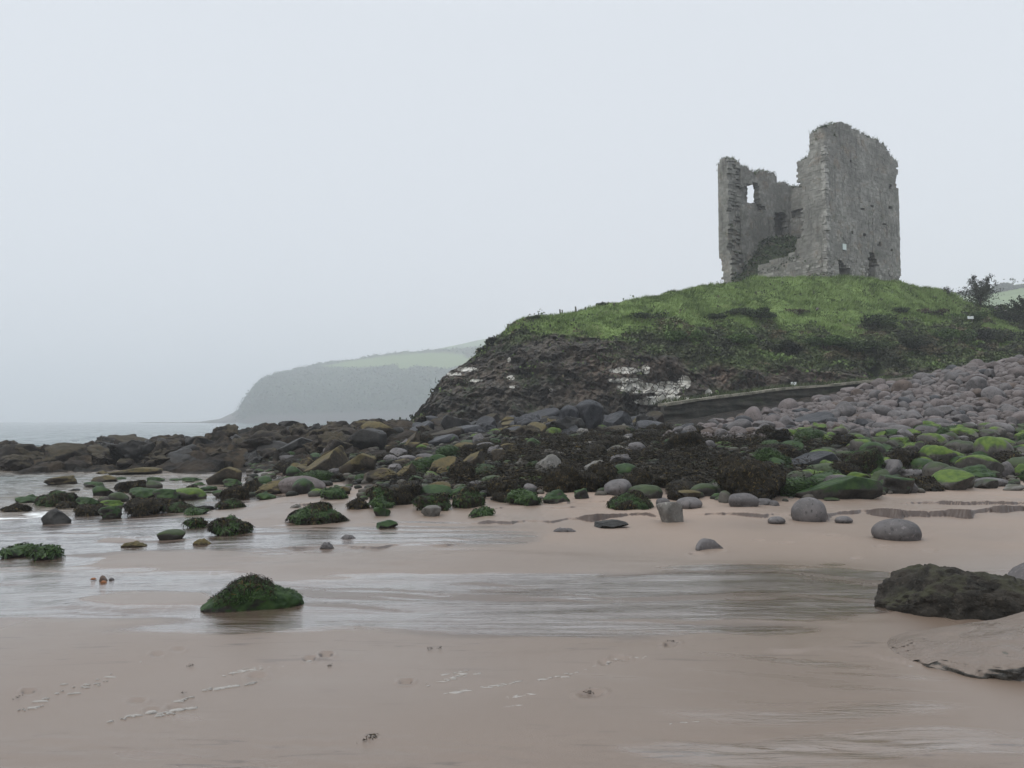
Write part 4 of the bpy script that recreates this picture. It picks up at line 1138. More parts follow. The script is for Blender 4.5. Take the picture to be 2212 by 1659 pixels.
HEROES = [
 # --- left, in and by the water
 (133,1048,65,22,'T',"low tan rock with a dark split standing alone in the shallow sea"),
 (224,1044,57,18,'T',"rounded tan rock in the water behind the dark green boulders"),
 (203,1053,47,14,'g',"flat dark green rock lapped by water below the rounded tan rock"),
 (260,1037,25,8,'g',"small green stone in the water right of the rounded tan rock"),
 (336,1040,42,11,'g',"flat mossy rock in the pool under the reef, left of the long flat ones"),
 (380,1039,31,7,'g',"thin green rock awash in the middle of the still pool"),
 (414,1040,47,10,'g',"wide low green rock awash at the far side of the pool"),
 (432,1049,32,9,'g',"low green rock in the pool beside the brown wedge rock"),
 (226,1071,52,23,'g',"dark green boulder at the back left of the mossy cluster"),
 (285,1062,60,24,'s',"weedy brown hump at the back of the mossy cluster in the water"),
 (330,1056,39,19,'m',"greyish green boulder behind the long mossy ones near the pool"),
 (256,1083,42,21,'m',"smooth grey green boulder in the middle of the mossy cluster"),
 (311,1078,66,25,'g',"broad mossy boulder in the middle of the cluster by the pool"),
 (360,1082,58,26,'g',"dark sloping mossy boulder left of the flat bright green one"),
 (408,1078,70,23,'G',"long flat topped bright green rock at the right end of the cluster"),
 (61,1087,65,19,'g',"long green rock in the surf near the left edge"),
 (128,1093,90,33,'S',"large weed draped rock in the shallows beside the long green rock"),
 (38,1107,55,18,'s',"black weedy rock at the water's edge on the far left"),
 (142,1099,35,14,'s',"small weedy stone below the large weed draped rock in the shallows"),
 (124,1130,60,31,'P',"bare dark pointed boulder at the edge of the surf"),
 (188,1096,51,23,'g',"green rock at the left front of the mossy cluster"),
 (225,1092,24,20,'m',"small upright grey green stone in the mossy cluster"),
 (243,1096,50,15,'G',"low bright mossy rock in front of the small upright stone"),
 (191,1113,55,19,'s',"dark weedy rock just left of the green dome on the wet sand"),
 (241,1118,50,26,'g',"green domed rock reflected in the wet sand"),
 (280,1101,26,14,'d',"small dark rock between the green dome and the black weed mound"),
 (312,1113,75,32,'s',"black weed mound on the wet sand right of the green dome"),
 (385,1108,72,21,'S',"long weedy green rock right of the black weed mound"),
 (423,1113,50,12,'o',"thin green weed covered rock lying flat on the wet sand"),
 (360,1096,60,16,'s',"weed covered stone behind the long weedy green rock"),
 (500,1098,58,18,'S',"dark low weed covered rock alone on wet sand above the dry tongue"),
 (443,1101,39,9,'d',"low grey stone half sunk in wet sand by the thin green rock"),
 (422,1139,43,16,'S',"small dark mossy hump alone on the wet sand"),
 (493,1157,91,40,'S',"green rock topped with shaggy black weed on the wet sand"),
 (370,1166,57,20,'m',"grey brown mossy stone on wet sand left of the shaggy rock"),
 (52,1203,94,21,'o',"long low dark green rock in the wet sand at the left edge"),
 (100,1208,61,26,'o',"weedy green rock mirrored in water at the left edge"),
 (415,1059,24,11,'s',"little black weedy stone standing in the still pool"),
 (450,1058,40,9,'g',"thin dark green bar of rock in the still pool"),
 (449,1067,18,6,'g',"tiny flat green stone at the near edge of the pool"),
 (474,1074,35,15,'g',"green stone at the right shore of the pool"),
 (509,1079,58,30,'s',"weed hung rock right of the pool on the edge of the sand"),
 (484,1048,75,40,'T',"brown wedge of rock rising right of the pool"),
 (502,1054,44,20,'g',"dark green rock leaning on the brown wedge of rock"),
 (548,1066,45,30,'s',"shaggy weed rock between the pool and the pinkish boulder"),
 (293,1027,112,17,'T',"long tan slab at the water line under the brown reef"),
 (221,1024,27,9,'T',"small tan stone in the water left of the long tan slab"),
 (82,1020,24,12,'d',"dark block in the water at the foot of the left reef"),
 (161,1062,26,8,'d',"low black stone breaking the water behind the weed draped rock"),
 (572,1080,46,18,'g',"green stone at the sand edge left of the pinkish boulder"),
 (565,1062,36,17,'g',"mossy stone behind the sand edge, left of the pinkish boulder"),
 # --- middle
 (704,1028,100,66,'t',"largest tan lichened block, tilted with a sheer dark right side"),
 (772,1027,80,48,'t',"tan wedge of rock just right of the largest tan block"),
 (820,1044,80,32,'T',"rounded tan boulder in front of the tan wedge"),
 (874,1036,55,37,'t',"square tan block right of the rounded tan boulder"),
 (653,1062,101,33,'M',"wide pinkish boulder with a green cap in front of the tan block"),
 (642,1036,50,30,'g',"green dome tucked left of the largest tan block"),
 (685,1073,31,17,'G',"small bright green boulder on the sand edge below the tan block"),
 (721,1081,59,25,'o',"weedy dark green rock at the sand edge in the middle"),
 (960,1028,75,42,'T',"tan humped rock left of the long tan ridge rock"),
 (1020,1010,62,39,'t',"tan slanted block behind the weedy brown boulder"),
 (1007,984,75,28,'t',"tan slab at the back of the middle rocks"),
 (1000,1046,62,47,'s',"weedy brown boulder in the middle of the foreshore"),
 (932,1042,34,24,'G',"bright green pointed stone amid dark weed in the middle"),
 (938,1082,81,33,'g',"wide dark green boulder above the leaning pale stone"),
 (824,1095,60,44,'S',"tall weed hung green rock at the sand edge"),
 (822,1101,52,25,'o',"low green rock in front of the tall weed hung one"),
 (871,1091,47,38,'s',"black weed hung rock beside the tall green one"),
 (935,1104,82,36,'S',"dark rock with a weedy crest behind the leaning pale stone"),
 (772,1101,42,22,'s',"weedy black stone on the sand right of the long weedy rock"),
 (689,1133,128,42,'S',"long weedy green rock lying out on the sand, dark at its right end"),
 (824,1115,36,19,'g',"small dark green dome on the sand under the weed hung rocks"),
 (836,1142,48,17,'g',"lone low green stone at the edge of the little stream"),
 (932,1116,44,24,'p',"leaning pale grey stone on the sand"),
 (1041,1121,51,23,'o',"mossy stone with a weed tuft on the open sand"),
 (1015,1098,72,45,'S',"large weedy green rock at the sand edge left of the black mound"),
 (1088,1081,73,48,'s',"black shaggy mound behind the round green rock at the sand edge"),
 (1131,1095,73,34,'o',"round dark green rock with weed, left of the mossy dome"),
 (1204,1091,64,32,'g',"mossy green dome at the sand edge left of the small dark dome"),
 (1254,1083,33,28,'g',"small dark green dome at the sand edge"),
 (1188,1030,56,49,'p',"pale angular rock standing up out of black weed"),
 (1079,998,38,28,'T',"brown stone behind the black weed, right of the tan slanted block"),
 (1101,984,44,26,'T',"squat brown boulder at the back of the middle rocks"),
 (1149,1045,66,14,'G',"flat bright green ledge between black weed mounds"),
 (890,966,38,36,'t',"upright tan block at the right end of the brown reef"),
 (1028,1059,35,20,'b',"grey stone among green weed in the middle"),
 (844,1000,33,18,'b',"dark grey stone behind the tan boulders"),
 (878,998,42,14,'b',"grey flat stone right of the dark grey one behind the tan boulders"),
 (920,992,45,12,'b',"long grey stone behind the tan hump"),
 (910,974,27,14,'G',"yellow green stone behind the grey flat stones"),
 (975,958,29,16,'g',"dark green stone by the far rock pool"),
 (1163,954,26,17,'G',"yellow green stone below the dark slabs at the cliff foot"),
 (1145,1063,31,18,'b',"small grey stone on the sand in front of the bright green ledge"),
 # --- right of the middle
 (1622,1085,150,98,'s',"huge shaggy brown weed mound, the biggest on the foreshore"),
 (1372,1065,70,52,'s',"black weed mound left of the green grey boulder"),
 (1305,1060,72,60,'s',"tall round black weed mound behind the smooth green slab"),
 (1216,1065,75,62,'s',"tall black weed mound behind the mossy green dome"),
 (1315,1057,55,21,'g',"smooth green slab between two black weed mounds"),
 (1394,1080,76,31,'m',"greenish grey boulder above the dark weedy wedge"),
 (1366,1105,108,39,'S',"dark weedy wedge pointing left on the sand"),
 (1444,1129,58,46,'p',"pale grey angular boulder standing in the sand step"),
 (1432,1099,34,22,'b',"small grey boulder behind the pale angular one"),
 (1488,1099,61,23,'B',"flat rounded grey boulder right of the pale angular one"),
 (1483,1081,66,21,'T',"low brownish slab behind the flat rounded grey boulder"),
 (1520,1075,60,29,'m',"dark greenish boulder left of the huge weed mound"),
 (1606,1099,67,32,'b',"grey boulder tucked under the huge weed mound"),
 (1648,1094,42,16,'b',"flat grey stone right of the boulder under the weed mound"),
 (1672,1095,24,13,'b',"little round grey stone under the right of the huge weed mound"),
 (1747,1126,76,50,'B',"dark grey domed boulder standing in the sand step"),
 (1677,1131,38,14,'B',"small grey dome in the sand left of the dark domed boulder"),
 (1822,1130,38,14,'B',"small grey dome in the sand right of the dark domed boulder"),
 (1321,1142,75,16,'d',"low dark flat rock in the sand by the end of the stream"),
 (1751,1013,120,38,'l',"long grey slab slanting up to the right among the weed"),
 (1813,1083,198,54,'g',"longest green boulder, lying along the sand edge on the right"),
 (1568,1088,33,27,'m',"green stone leaning on the left of the huge weed mound"),
 (1375,987,42,32,'b',"upright grey dome in the middle of the black weed"),
 (1562,966,38,12,'G',"bright green pillow stone amid the black weed"),
 (1278,968,34,15,'p',"pale grey stone, right one of two in the far weed"),
 (1246,968,30,13,'p',"pale grey stone, left one of two in the far weed"),
 (1342,958,50,16,'p',"long pale stone half buried in the far weed"),
 (1597,944,36,20,'a',"grey angular stone at the lower edge of the boulder bank"),
 (1648,934,52,26,'a',"jagged grey stone left of the grey pyramid stone"),
 (1480,978,85,46,'s',"rounded black weed mound at the back below the sea wall"),
 (1702,928,45,31,'a',"grey pyramid shaped stone at the foot of the boulder bank"),
 (1762,922,85,33,'l',"big dark grey slab with a flat side in the lower bank"),
 (1821,940,42,23,'G',"bright green boulder at the top of the weed line"),
 (1755,932,33,13,'G',"small bright green stone left of the big bright green boulder"),
 # --- right
 (2077,954,88,36,'G',"big boulder with a vivid green top, left of the green wedge"),
 (2140,934,58,20,'G',"green topped boulder behind the vivid green one"),
 (1945,970,58,25,'G',"yellow green slanted boulder in the middle of the right weed"),
 (1844,957,60,21,'m',"dark mossy boulder below the bright green boulder"),
 (2148,1000,80,56,'G',"large green wedge of rock near the right edge"),
 (2188,1002,56,28,'G',"vivid green boulder on the right edge"),
 (2076,982,67,29,'m',"dark olive boulder under the vivid green topped one"),
 (1861,1027,90,58,'S',"big dark boulder with a cap of hanging weed"),
 (1937,1016,54,46,'s',"round black weed mound right of the weed capped boulder"),
 (1992,1012,45,24,'G',"bright green flat boulder right of the round black weed mound"),
 (2027,1044,68,46,'m',"grey green boulder at the sand edge right of the brown tuft"),
 (2067,995,49,16,'G',"green cushion like stone left of the large green wedge"),
 (2045,983,25,13,'G',"small green stone above the green cushion like stone"),
 (2174,1027,33,30,'b',"bare grey stone under the vivid green boulder at the edge"),
 (2126,1015,34,18,'m',"greenish grey stone below the large green wedge"),
 (2110,1042,105,36,'g',"broad low mossy boulder at the sand edge on the right"),
 (1970,1031,57,16,'b',"flat grey stone above the black weed patch on the sand"),
 (1973,1061,125,28,'s',"flat patch of black weed over rock on the right sand edge"),
 (2144,1051,72,17,'b',"long flat grey stone on the sand at the right"),
 (2187,1062,55,15,'p',"pale flat stone on the sand at the right edge"),
 (1897,976,32,14,'G',"small vivid green stone above the weed capped boulder"),
 (1999,955,26,9,'G',"tiny vivid green stone in the right weed"),
 (1938,956,33,16,'b',"grey stone above the yellow green slanted boulder"),
 (1898,942,35,17,'b',"grey stone right of the bright green boulder"),
 (1945,941,64,23,'b',"wide dark grey stone at the foot of the bank"),
 (2025,926,52,22,'B',"wide light grey boulder at the foot of the bank"),
 (2018,909,40,28,'b',"round dark grey boulder above the wide light grey one"),
 (2110,850,41,38,'a',"dark cube shaped boulder standing proud on the bank"),
 (2025,886,35,25,'M',"brownish round boulder in the middle of the bank"),
 (1884,1071,33,14,'b',"small smooth stone leaning on the longest green boulder"),
 (1795,1085,36,9,'m',"thin greenish stone on the sand in front of the longest green boulder"),
 (2200,983,34,20,'g',"dark green boulder at the right edge above the vivid green one"),
 (1763,1025,50,19,'m',"green grey boulder under the long slanting slab"),
 (1706,1022,40,16,'g',"green boulder right of the huge weed mound"),
 (1730,1064,56,27,'b',"dark grey boulder between the weed mound and the longest green boulder"),
 (1768,1052,68,25,'m',"green grey boulder behind the longest green boulder"),
 (1895,1030,30,20,'g',"green stone under the right of the weed capped boulder"),
 (1936,1168,102,43,'B',"smooth grey dome sitting alone on the open sand"),
 # --- dark rocks at the foot of the cliff
 (1170,914,90,35,'l',"dark slab with a pale slanting top at the cliff foot"),
 (1115,924,30,22,'l',"small dark block with a pale top left of the slanting slab"),
 (1097,917,40,20,'l',"narrow pale topped slab left of the dark slabs"),
 (1270,927,72,66,'L',"tall dark block at the cliff foot below the white lichen"),
 (1228,927,46,54,'L',"dark block between the slanting slab and the tallest block"),
 (1203,940,52,30,'L',"dark squat rock in front of the slanting slab"),
 (1330,930,70,44,'L',"dark jumble of rock at the left end of the sea wall"),
 (1390,928,60,36,'d',"dark rock right against the end of the sea wall"),
 (990,892,75,42,'L',"smooth dark dome of rock under the left tip of the cliff"),
 (928,909,65,44,'L',"black rock at the very left foot of the cliff"),
 (878,907,42,36,'L',"dark pointed rock left of the cliff foot"),
 (1060,905,70,36,'L',"dark rock at the cliff foot under the lichen streaks"),
 # --- the reef
 (15,990,45,38,'c',"round brown rock at the left edge of the reef"),
 (35,1018,78,36,'c',"tilted brown slab at the near left end of the reef"),
 (92,992,46,32,'c',"rounded brown hump of the reef left of the flat low rocks"),
 (125,972,27,14,'c',"small round rock on top of the left reef"),
 (158,972,32,16,'c',"low brown rock on the reef left of the highest left mass"),
 (217,957,26,18,'c',"brown knob at the left of the long reef top"),
 (272,962,100,26,'c',"long flat topped brown mass on the left reef"),
 (360,968,70,22,'c',"low brown ridge of reef right of the long flat mass"),
 (430,975,60,30,'d',"dark knob of reef in front of the open water"),
 (540,940,56,35,'c',"ochre topped block where the reef begins to rise"),
 (592,926,44,26,'c',"brown pointed block behind the ochre topped one"),
 (695,920,92,38,'P',"dark peak of rock on the reef skyline"),
 (627,940,52,32,'d',"dark lump of reef between the ochre block and the dark peak"),
 (862,912,75,42,'L',"dark angular outcrop on the skyline left of the cliff"),
 (735,944,95,34,'c',"broad brown ledge of reef under the dark peak"),
 (823,952,95,42,'t',"layered tan block in the right part of the reef"),
 (560,985,90,40,'c',"brown rounded mass low in the middle of the reef"),
 (470,1000,80,30,'c',"low brown mass of reef beside the water"),
 (640,985,80,38,'d',"dark weedy mass of reef left of the largest tan block"),
]
def build_heroes():
    for hr in HEROES:
        cx, base, w_, h_, kd, lab = hr
        kw = {}
        if kd in 'cdL' or w_ > 100: kw['sub'] = 5
        if kd == 'l': kw['rot'] = 0.0
        if kd in 't': kw['rot'] = .0
        if lab.startswith("longest green"): kw.update(rot=.04, depth=.36, sub=5)
        if "long grey slab" in lab: kw.update(rot=.0, depth=.4)
        if kd == 'p': kw['rot'] = .3
        if 'dome' in lab: kw['depth'] = .9
        hero(cx, base, w_, h_, kd, lab, **kw)
build_heroes()
# ------------------------------------------------------------------ rocks of the near sand, each shaped by itself
def profile_rock(name, label, cx, base, w, h, xs, hs, mat, depth=.7, rot=0.0, noise=(.06, .03), seed=1, weed=None, sub=6, back=None, bend=0.0, embed=.3, cat="rock", lumps=.0, post=None):
    p = hit(cx, base); Y = p[1]
    W, Hh = w * Y / F_D, h * Y / F_D; D = W * depth
    V, Fc = ico(sub); V = V.copy()
    q = np.sign(V) * np.abs(V) ** .8
    V = q / np.maximum(1e-6, np.abs(q).max(0))
    f = np.interp(V[:, 0], np.array(xs) * 2 - 1, hs)
    lat = np.sqrt(np.clip(1 - (V[:, 0] ** 2), .02, 1)) if back is None else np.interp(V[:, 0], np.array(xs) * 2 - 1, back)
    z = np.where(V[:, 2] > 0, np.abs(V[:, 2]) ** .8 * f, V[:, 2] * embed)
    P = np.column_stack([V[:, 0] * W / 2, V[:, 1] * D / 2 * (1 if back is None else lat), z * Hh])
    P[:, 1] += bend * (V[:, 0] ** 2) * W
    nrm = V / np.linalg.norm(V, axis=1)[:, None]
    k = 1 / max(W, .1)
    n_ = noise[0] * fbm(P * 3 * k + seed, 4, seed) + noise[1] * fbm(P * 14 * k, 4, seed + 1)
    if lumps:
        f1, f2, cid = worley(P * 16 * k, seed); n_ = n_ + lumps * (cid - .5 - .5 * f1)
    P = P + nrm * (n_ * W)[:, None]
    if post is not None: P = post(P, W, D, Hh)
    loc = p + np.array([p[0] / Y, 1, 0]) * D * .42
    o = link(name, mesh(name, P, Fc, mat), None, loc)
    o.rotation_euler = (0, 0, rot)
    tag(o, label, cat)
    PLACED.append((loc[0], loc[1], W / 2))
    r = np.random.default_rng(seed)
    for cnt, ln, wd, wm, patch, top in weed or []:
        Wv, Wf, Wt = fronds(P, Fc, cnt, r, ln, wd, patch=patch, top=top, lift=min(.03, .3 * ln))
        link("seaweed", mesh("seaweed", Wv, Wf, wm, False, {"tint": Wt}), o)
    return o
profile_rock("boulder", "large dark rough boulder half out of the picture at the right, in a sand pool", 2108, 1336, 412, 86,
             [0, .06, .16, .30, .42, .55, .7, .85, 1], [.12, .42, .82, .98, .97, .88, .72, .60, .3], COARSE, depth=.62, rot=-.10, noise=(.05, .016), seed=5, lumps=.026)
profile_rock("boulder", "smooth grey boulder behind the large rough one, cut by the right edge", 2262, 1268, 150, 46, [0, .2, .5, .8, 1], [.2, .75, 1, .8, .2], GREY, .8, seed=6, noise=(.02, .004), sub=5)
profile_rock("seaweed_rock", "bright green weed tufted rock alone on the wet sand, nearest on the left", 545, 1318, 212, 60,
             [0, .10, .22, .36, .48, .62, .78, .92, 1], [.05, .30, .62, .93, 1.0, .88, .66, .42, .14], GREEN, .42, rot=.30, noise=(.035, .012), seed=7,
             weed=[(240, .05, .006, WEED, None, .70), (1500, .022, .005, GWEED, (6, 4, -.1), .2), (420, .04, .005, WEED, (4, 9, .12), .25)])
profile_rock("boulder", "low curved grey stone half buried in the open sand", 1524, 1187, 68, 22, [0, .25, .5, .75, 1], [.45, .9, 1, .85, .3], GREY, .35, rot=.35, noise=(.02, .004), seed=8, bend=-.25, sub=5)
def sandy_mat():
    b = NB("sand coated rock")
    up = b.math('ADD', b.nz(), b.math('MULTIPLY', b.math('SUBTRACT', b.noise(7, 5, .65), .5), .5))
    sand = b.mix(b.noise(3, 4), (.118, .090, .070), (.150, .114, .089))
    rock = b.mix(b.step(b.noise(22, 5, .7), .4, .62), (.020, .020, .017), (.065, .060, .052))
    c = b.mix(b.step(up, .28, .55), rock, sand)
    c = b.mix(b.math('MULTIPLY', b.step(b.noise(4.5, 5, .7), .66, .72), .8), c, (.045, .045, .032))
    return b.done(c, b.mixf(b.step(b.noise(2.2, 4), .45, .6), .18, .5), b.bump(b.noise(16, 6, .65), .5, .03), .5)
def undercut(P, W, D, Hh):
    P = P.copy()
    lowf = sstep(.55 * Hh, 0, P[:, 2]) * (P[:, 1] < 0)
    P[:, 1] += lowf * .05 * W * (.5 + fbm(P * 12, 3, 5) * .5)
    return P
profile_rock("rock", "low ledge of rock coated in wet sand with a dark undercut front, lower right corner", 2260, 1478, 660, 100,
             [0, .08, .25, .45, .6, .8, 1], [.02, .22, .46, .66, .92, 1.0, .7], sandy_mat(), depth=.62, rot=-.16, noise=(.028, .003), seed=9, embed=.6, post=undercut)
profile_rock("rock", "low sandy hump breaking the wet sand beside the grey brown mossy stone", 290, 1181, 52, 10, [0, .3, .6, 1], [.1, .7, 1, .1], TAN, .5, seed=21, sub=5)
profile_rock("rock", "small sandy hump in the wet sand below the shaggy rock", 436, 1176, 36, 12, [0, .3, .6, 1], [.1, .8, 1, .1], TAN, .6, seed=22, sub=5)
profile_rock("rock", "low grey stone washed by the stream, right of the middle", 1220, 1150, 50, 8, [0, .3, .6, 1], [.2, .9, 1, .2], GREY, .5, seed=23, sub=5)
profile_rock("rock", "rounded grey stone lying in the stream on the left", 706, 1185, 30, 12, [0, .3, .6, 1], [.2, .9, 1, .2], GREY, .6, seed=24, sub=5)
profile_rock("rock", "flat grey stone in the stream just under the sand step", 752, 1166, 34, 9, [0, .3, .6, 1], [.2, .9, 1, .2], GREY, .6, seed=25, sub=5)
profile_rock("rock", "small pale stone by the pointed mossy rock at the stream", 640, 1098, 26, 8, [0, .4, .7, 1], [.2, .9, .8, .2], PALE, .6, seed=26, sub=5)
ORANGE = rock_mat("orange brown stone", (.19, .075, .03), (.28, .12, .05), rough=.4, bumpd=.003, scale=6)
BROWNP = rock_mat("brown pebble", (.10, .07, .055), (.17, .12, .095), rough=.45, bumpd=.003, scale=6)
profile_rock("pebble", "upright brown pebble in a little group on the wet sand at left", 223, 1256, 16, 12, [0, .3, .5, 1], [.3, 1, .9, .3], BROWNP, .7, seed=31, sub=4, cat="pebble")
profile_rock("pebble", "orange pebble at the foot of the upright brown one", 224, 1260, 13, 5, [0, .3, .6, 1], [.3, 1, .9, .3], ORANGE, .8, seed=32, sub=4, cat="pebble")
profile_rock("pebble", "flat orange pebble left of the upright brown one", 202, 1253, 13, 4, [0, .3, .6, 1], [.3, 1, .9, .3], ORANGE, .7, seed=33, sub=4, cat="pebble")
profile_rock("pebble", "flat grey pebble right of the upright brown one", 241, 1254, 11, 5, [0, .3, .6, 1], [.3, 1, .9, .3], GREY, .7, seed=34, sub=4, cat="pebble")

# ------------------------------------------------------------------ the boulder bank
def lane(dx, pts): return np.interp(dx, [p[0] for p in pts], [p[1] for p in pts])
BANK_TOP = [(1430, 944), (1540, 922), (1700, 886), (1950, 830), (2100, 792), (2212, 776), (2700, 690)]
BANK_LOW = [(1430, 952), (1600, 955), (1750, 934), (1900, 944), (2050, 928), (2212, 922), (2700, 905)]
def near_ok(pts, x, y, rad, gap=.75):
    if not len(pts): return True
    a = np.array(pts)
    return bool((np.hypot(a[:, 0] - x, a[:, 1] - y) > (a[:, 2] + rad) * gap).all())
def dart(n_try, sizes, inside, pts, r, gap):
    out, cells = [], {}
    key = lambda x, y: (int(math.floor(x / 1.5)), int(math.floor(y / 1.5)))
    for q in pts: cells.setdefault(key(q[0], q[1]), []).append(q)
    for s in sizes:
        for _ in range(n_try):
            p = inside(r)
            if p is None: continue
            i, j = key(p[0], p[1])
            if all(math.hypot(q[0] - p[0], q[1] - p[1]) > (q[2] + s / 2) * gap for a in (-1, 0, 1) for b in (-1, 0, 1) for q in cells.get((i + a, j + b), ())):
                q = (p[0], p[1], s / 2)
                out.append((p[0], p[1], s)); pts.append(q); cells.setdefault((i, j), []).append(q); break
    return out
def in_lanes(top, low, x0, x1, Y0, Y1):
    def f(r):
        Y = math.sqrt(r.uniform(Y0 ** 2, Y1 ** 2)); u = r.uniform((x0 - 1106) / F_D, (x1 - 1106) / F_D)
        x = u * Y; z = float(ground(x, Y)); dx, dy = proj(x, Y, z)
        return (x, Y) if lane(dx, top) < dy < lane(dx, low) else None
    return f
def side_of(x, y):
    """words tying a stone to the nearest remarkable one"""
    best = None
    dx, dy = proj(x, y, float(ground(x, y)))
    for hr in LAND:
        ddx, ddy = dx - hr[0], dy - hr[1]
        d = math.hypot(ddx, ddy * 1.6)
        if best is None or d < best[0]: best = (d, ddx, ddy, hr[2])
    d, ddx, ddy, nm = best
    word = ("right of" if ddx > 0 else "left of") if abs(ddx) > abs(ddy) * 1.4 else ("in front of" if ddy > 0 else "behind")
    far = "just " if d < 45 else "" if d < 90 else "well "
    return far + word + " " + nm
LAND = [(2110, 850, "the dark cube shaped boulder"), (2025, 886, "the brownish round boulder"), (2018, 909, "the round dark grey boulder"), (2025, 926, "the wide light grey boulder"),
        (1762, 922, "the big dark slab"), (1702, 928, "the grey pyramid stone"), (1821, 940, "the big bright green boulder"), (2077, 954, "the vivid green topped boulder"), (1974, 825, "the end of the sea wall"),
        (2200, 790, "the bank's crest"), (1600, 944, "the angular stone at the bank's foot"), (2200, 900, "the right edge"), (1786, 845, "the middle of the sea wall"), (1945, 941, "the wide dark grey stone"), (2140, 934, "the green topped boulder"), (2090, 800, "the crest by the brambles"), (1880, 880, "the upper middle of the bank")]
COLW = {"smooth grey beach stone": "grey", "mauve beach stone": "mauve", "dark wet rock": "dark", "dark slaty rock": "slate grey", "grey rock filmed with algae": "greenish grey", "green algae rock": "mossy green", "bright green algae rock": "bright green", "brown barnacled rock": "brown", "pale grey rock": "pale", "brown reef rock": "brown"}
SHW = {"round": "rounded", "dome": "domed", "angular": "angular", "slab": "flat", "crag": "craggy", "lump": "lumpy", "wedge": "wedge shaped"}
def build_bank():
    r = np.random.default_rng(41)
    pts = list(PLACED)
    sizes = np.sort(np.concatenate([r.uniform(.62, .95, 55), r.uniform(.42, .62, 300), r.uniform(.28, .42, 900), r.uniform(.17, .28, 1700)]))[::-1]
    got = dart(14, sizes, in_lanes(BANK_TOP, BANK_LOW, 1420, 2420, 22, 48), pts, r, .70)
    got.sort(key=lambda g: -g[2] / g[1] * (1 if abs(g[0] / g[1]) < .67 else .01))
    BIG = rock_mat("brown beach stone", (.076, .059, .051), (.115, .09, .077), rough=.6, bumpd=.008, scale=1.4)
    COLW["brown beach stone"] = "brown"
    mb_list = []
    for n, (x, y, s) in enumerate(got):
        mat = [GREY, MAUVE, MAUVE, GREY, BIG, GREY, SLATE, GREY, MAUVE][r.integers(0, 9)]
        shape = 'round' if r.random() < .48 else 'angular' if r.random() < .75 else 'dome'
        k = int(r.integers(0, 7 if shape != 'dome' else 3))
        hgt = s * r.uniform(.45, .85)
        loc = (x, y, float(ground(x, y)) + r.uniform(-.05, .14) * min(s, .5) - .02)
        tilt = (r.normal(0, .22), r.normal(0, .22))
        size = (s * r.uniform(1.0, 1.35), s * r.uniform(.8, 1.1), hgt)
        rot = r.uniform(0, 6.28)
        if n < 285:
            sz = "large" if s > .62 else "middling" if s > .46 else "small"
            lab = f"{sz} {SHW[shape]} {COLW[mat.name]} boulder {side_of(x, y)}"
            o = put_rock("boulder", shape, k, mat, loc, size, rot, lab, "boulder", "boulders of the storm bank", sub=4, tilt=tilt)
        else:
            V, Fc = rock_shape(shape, 1000 + hash_kind(shape) * 50 + k, 3)
            Mx = np.array((Matrix.Rotation(rot, 3, 'Z') @ Matrix.Rotation(tilt[1], 3, 'Y') @ Matrix.Rotation(tilt[0], 3, 'X')))
            mb_list.append(((V * np.array(size)) @ Mx.T + np.array(loc), Fc, r.random()))
    mb = MB()
    for V, Fc, t in mb_list: mb.add(V, T=Fc, a=t)
    b = NB("mixed cobbles")
    c = b.mix(b.attr("tint"), (.098, .083, .079), (.140, .124, .120)); c = b.mix(b.step(b.noise(12, 5, .65), .5, .7), c, (.08, .07, .066))
    tag(link("cobbles", mb.mesh("cobbles", b.done(c, .6, b.bump(b.noise(9, 6), .6, .01), .16))), "small grey and mauve cobbles packed between the boulders of the bank", "cobbles", kind="stuff")
build_bank()

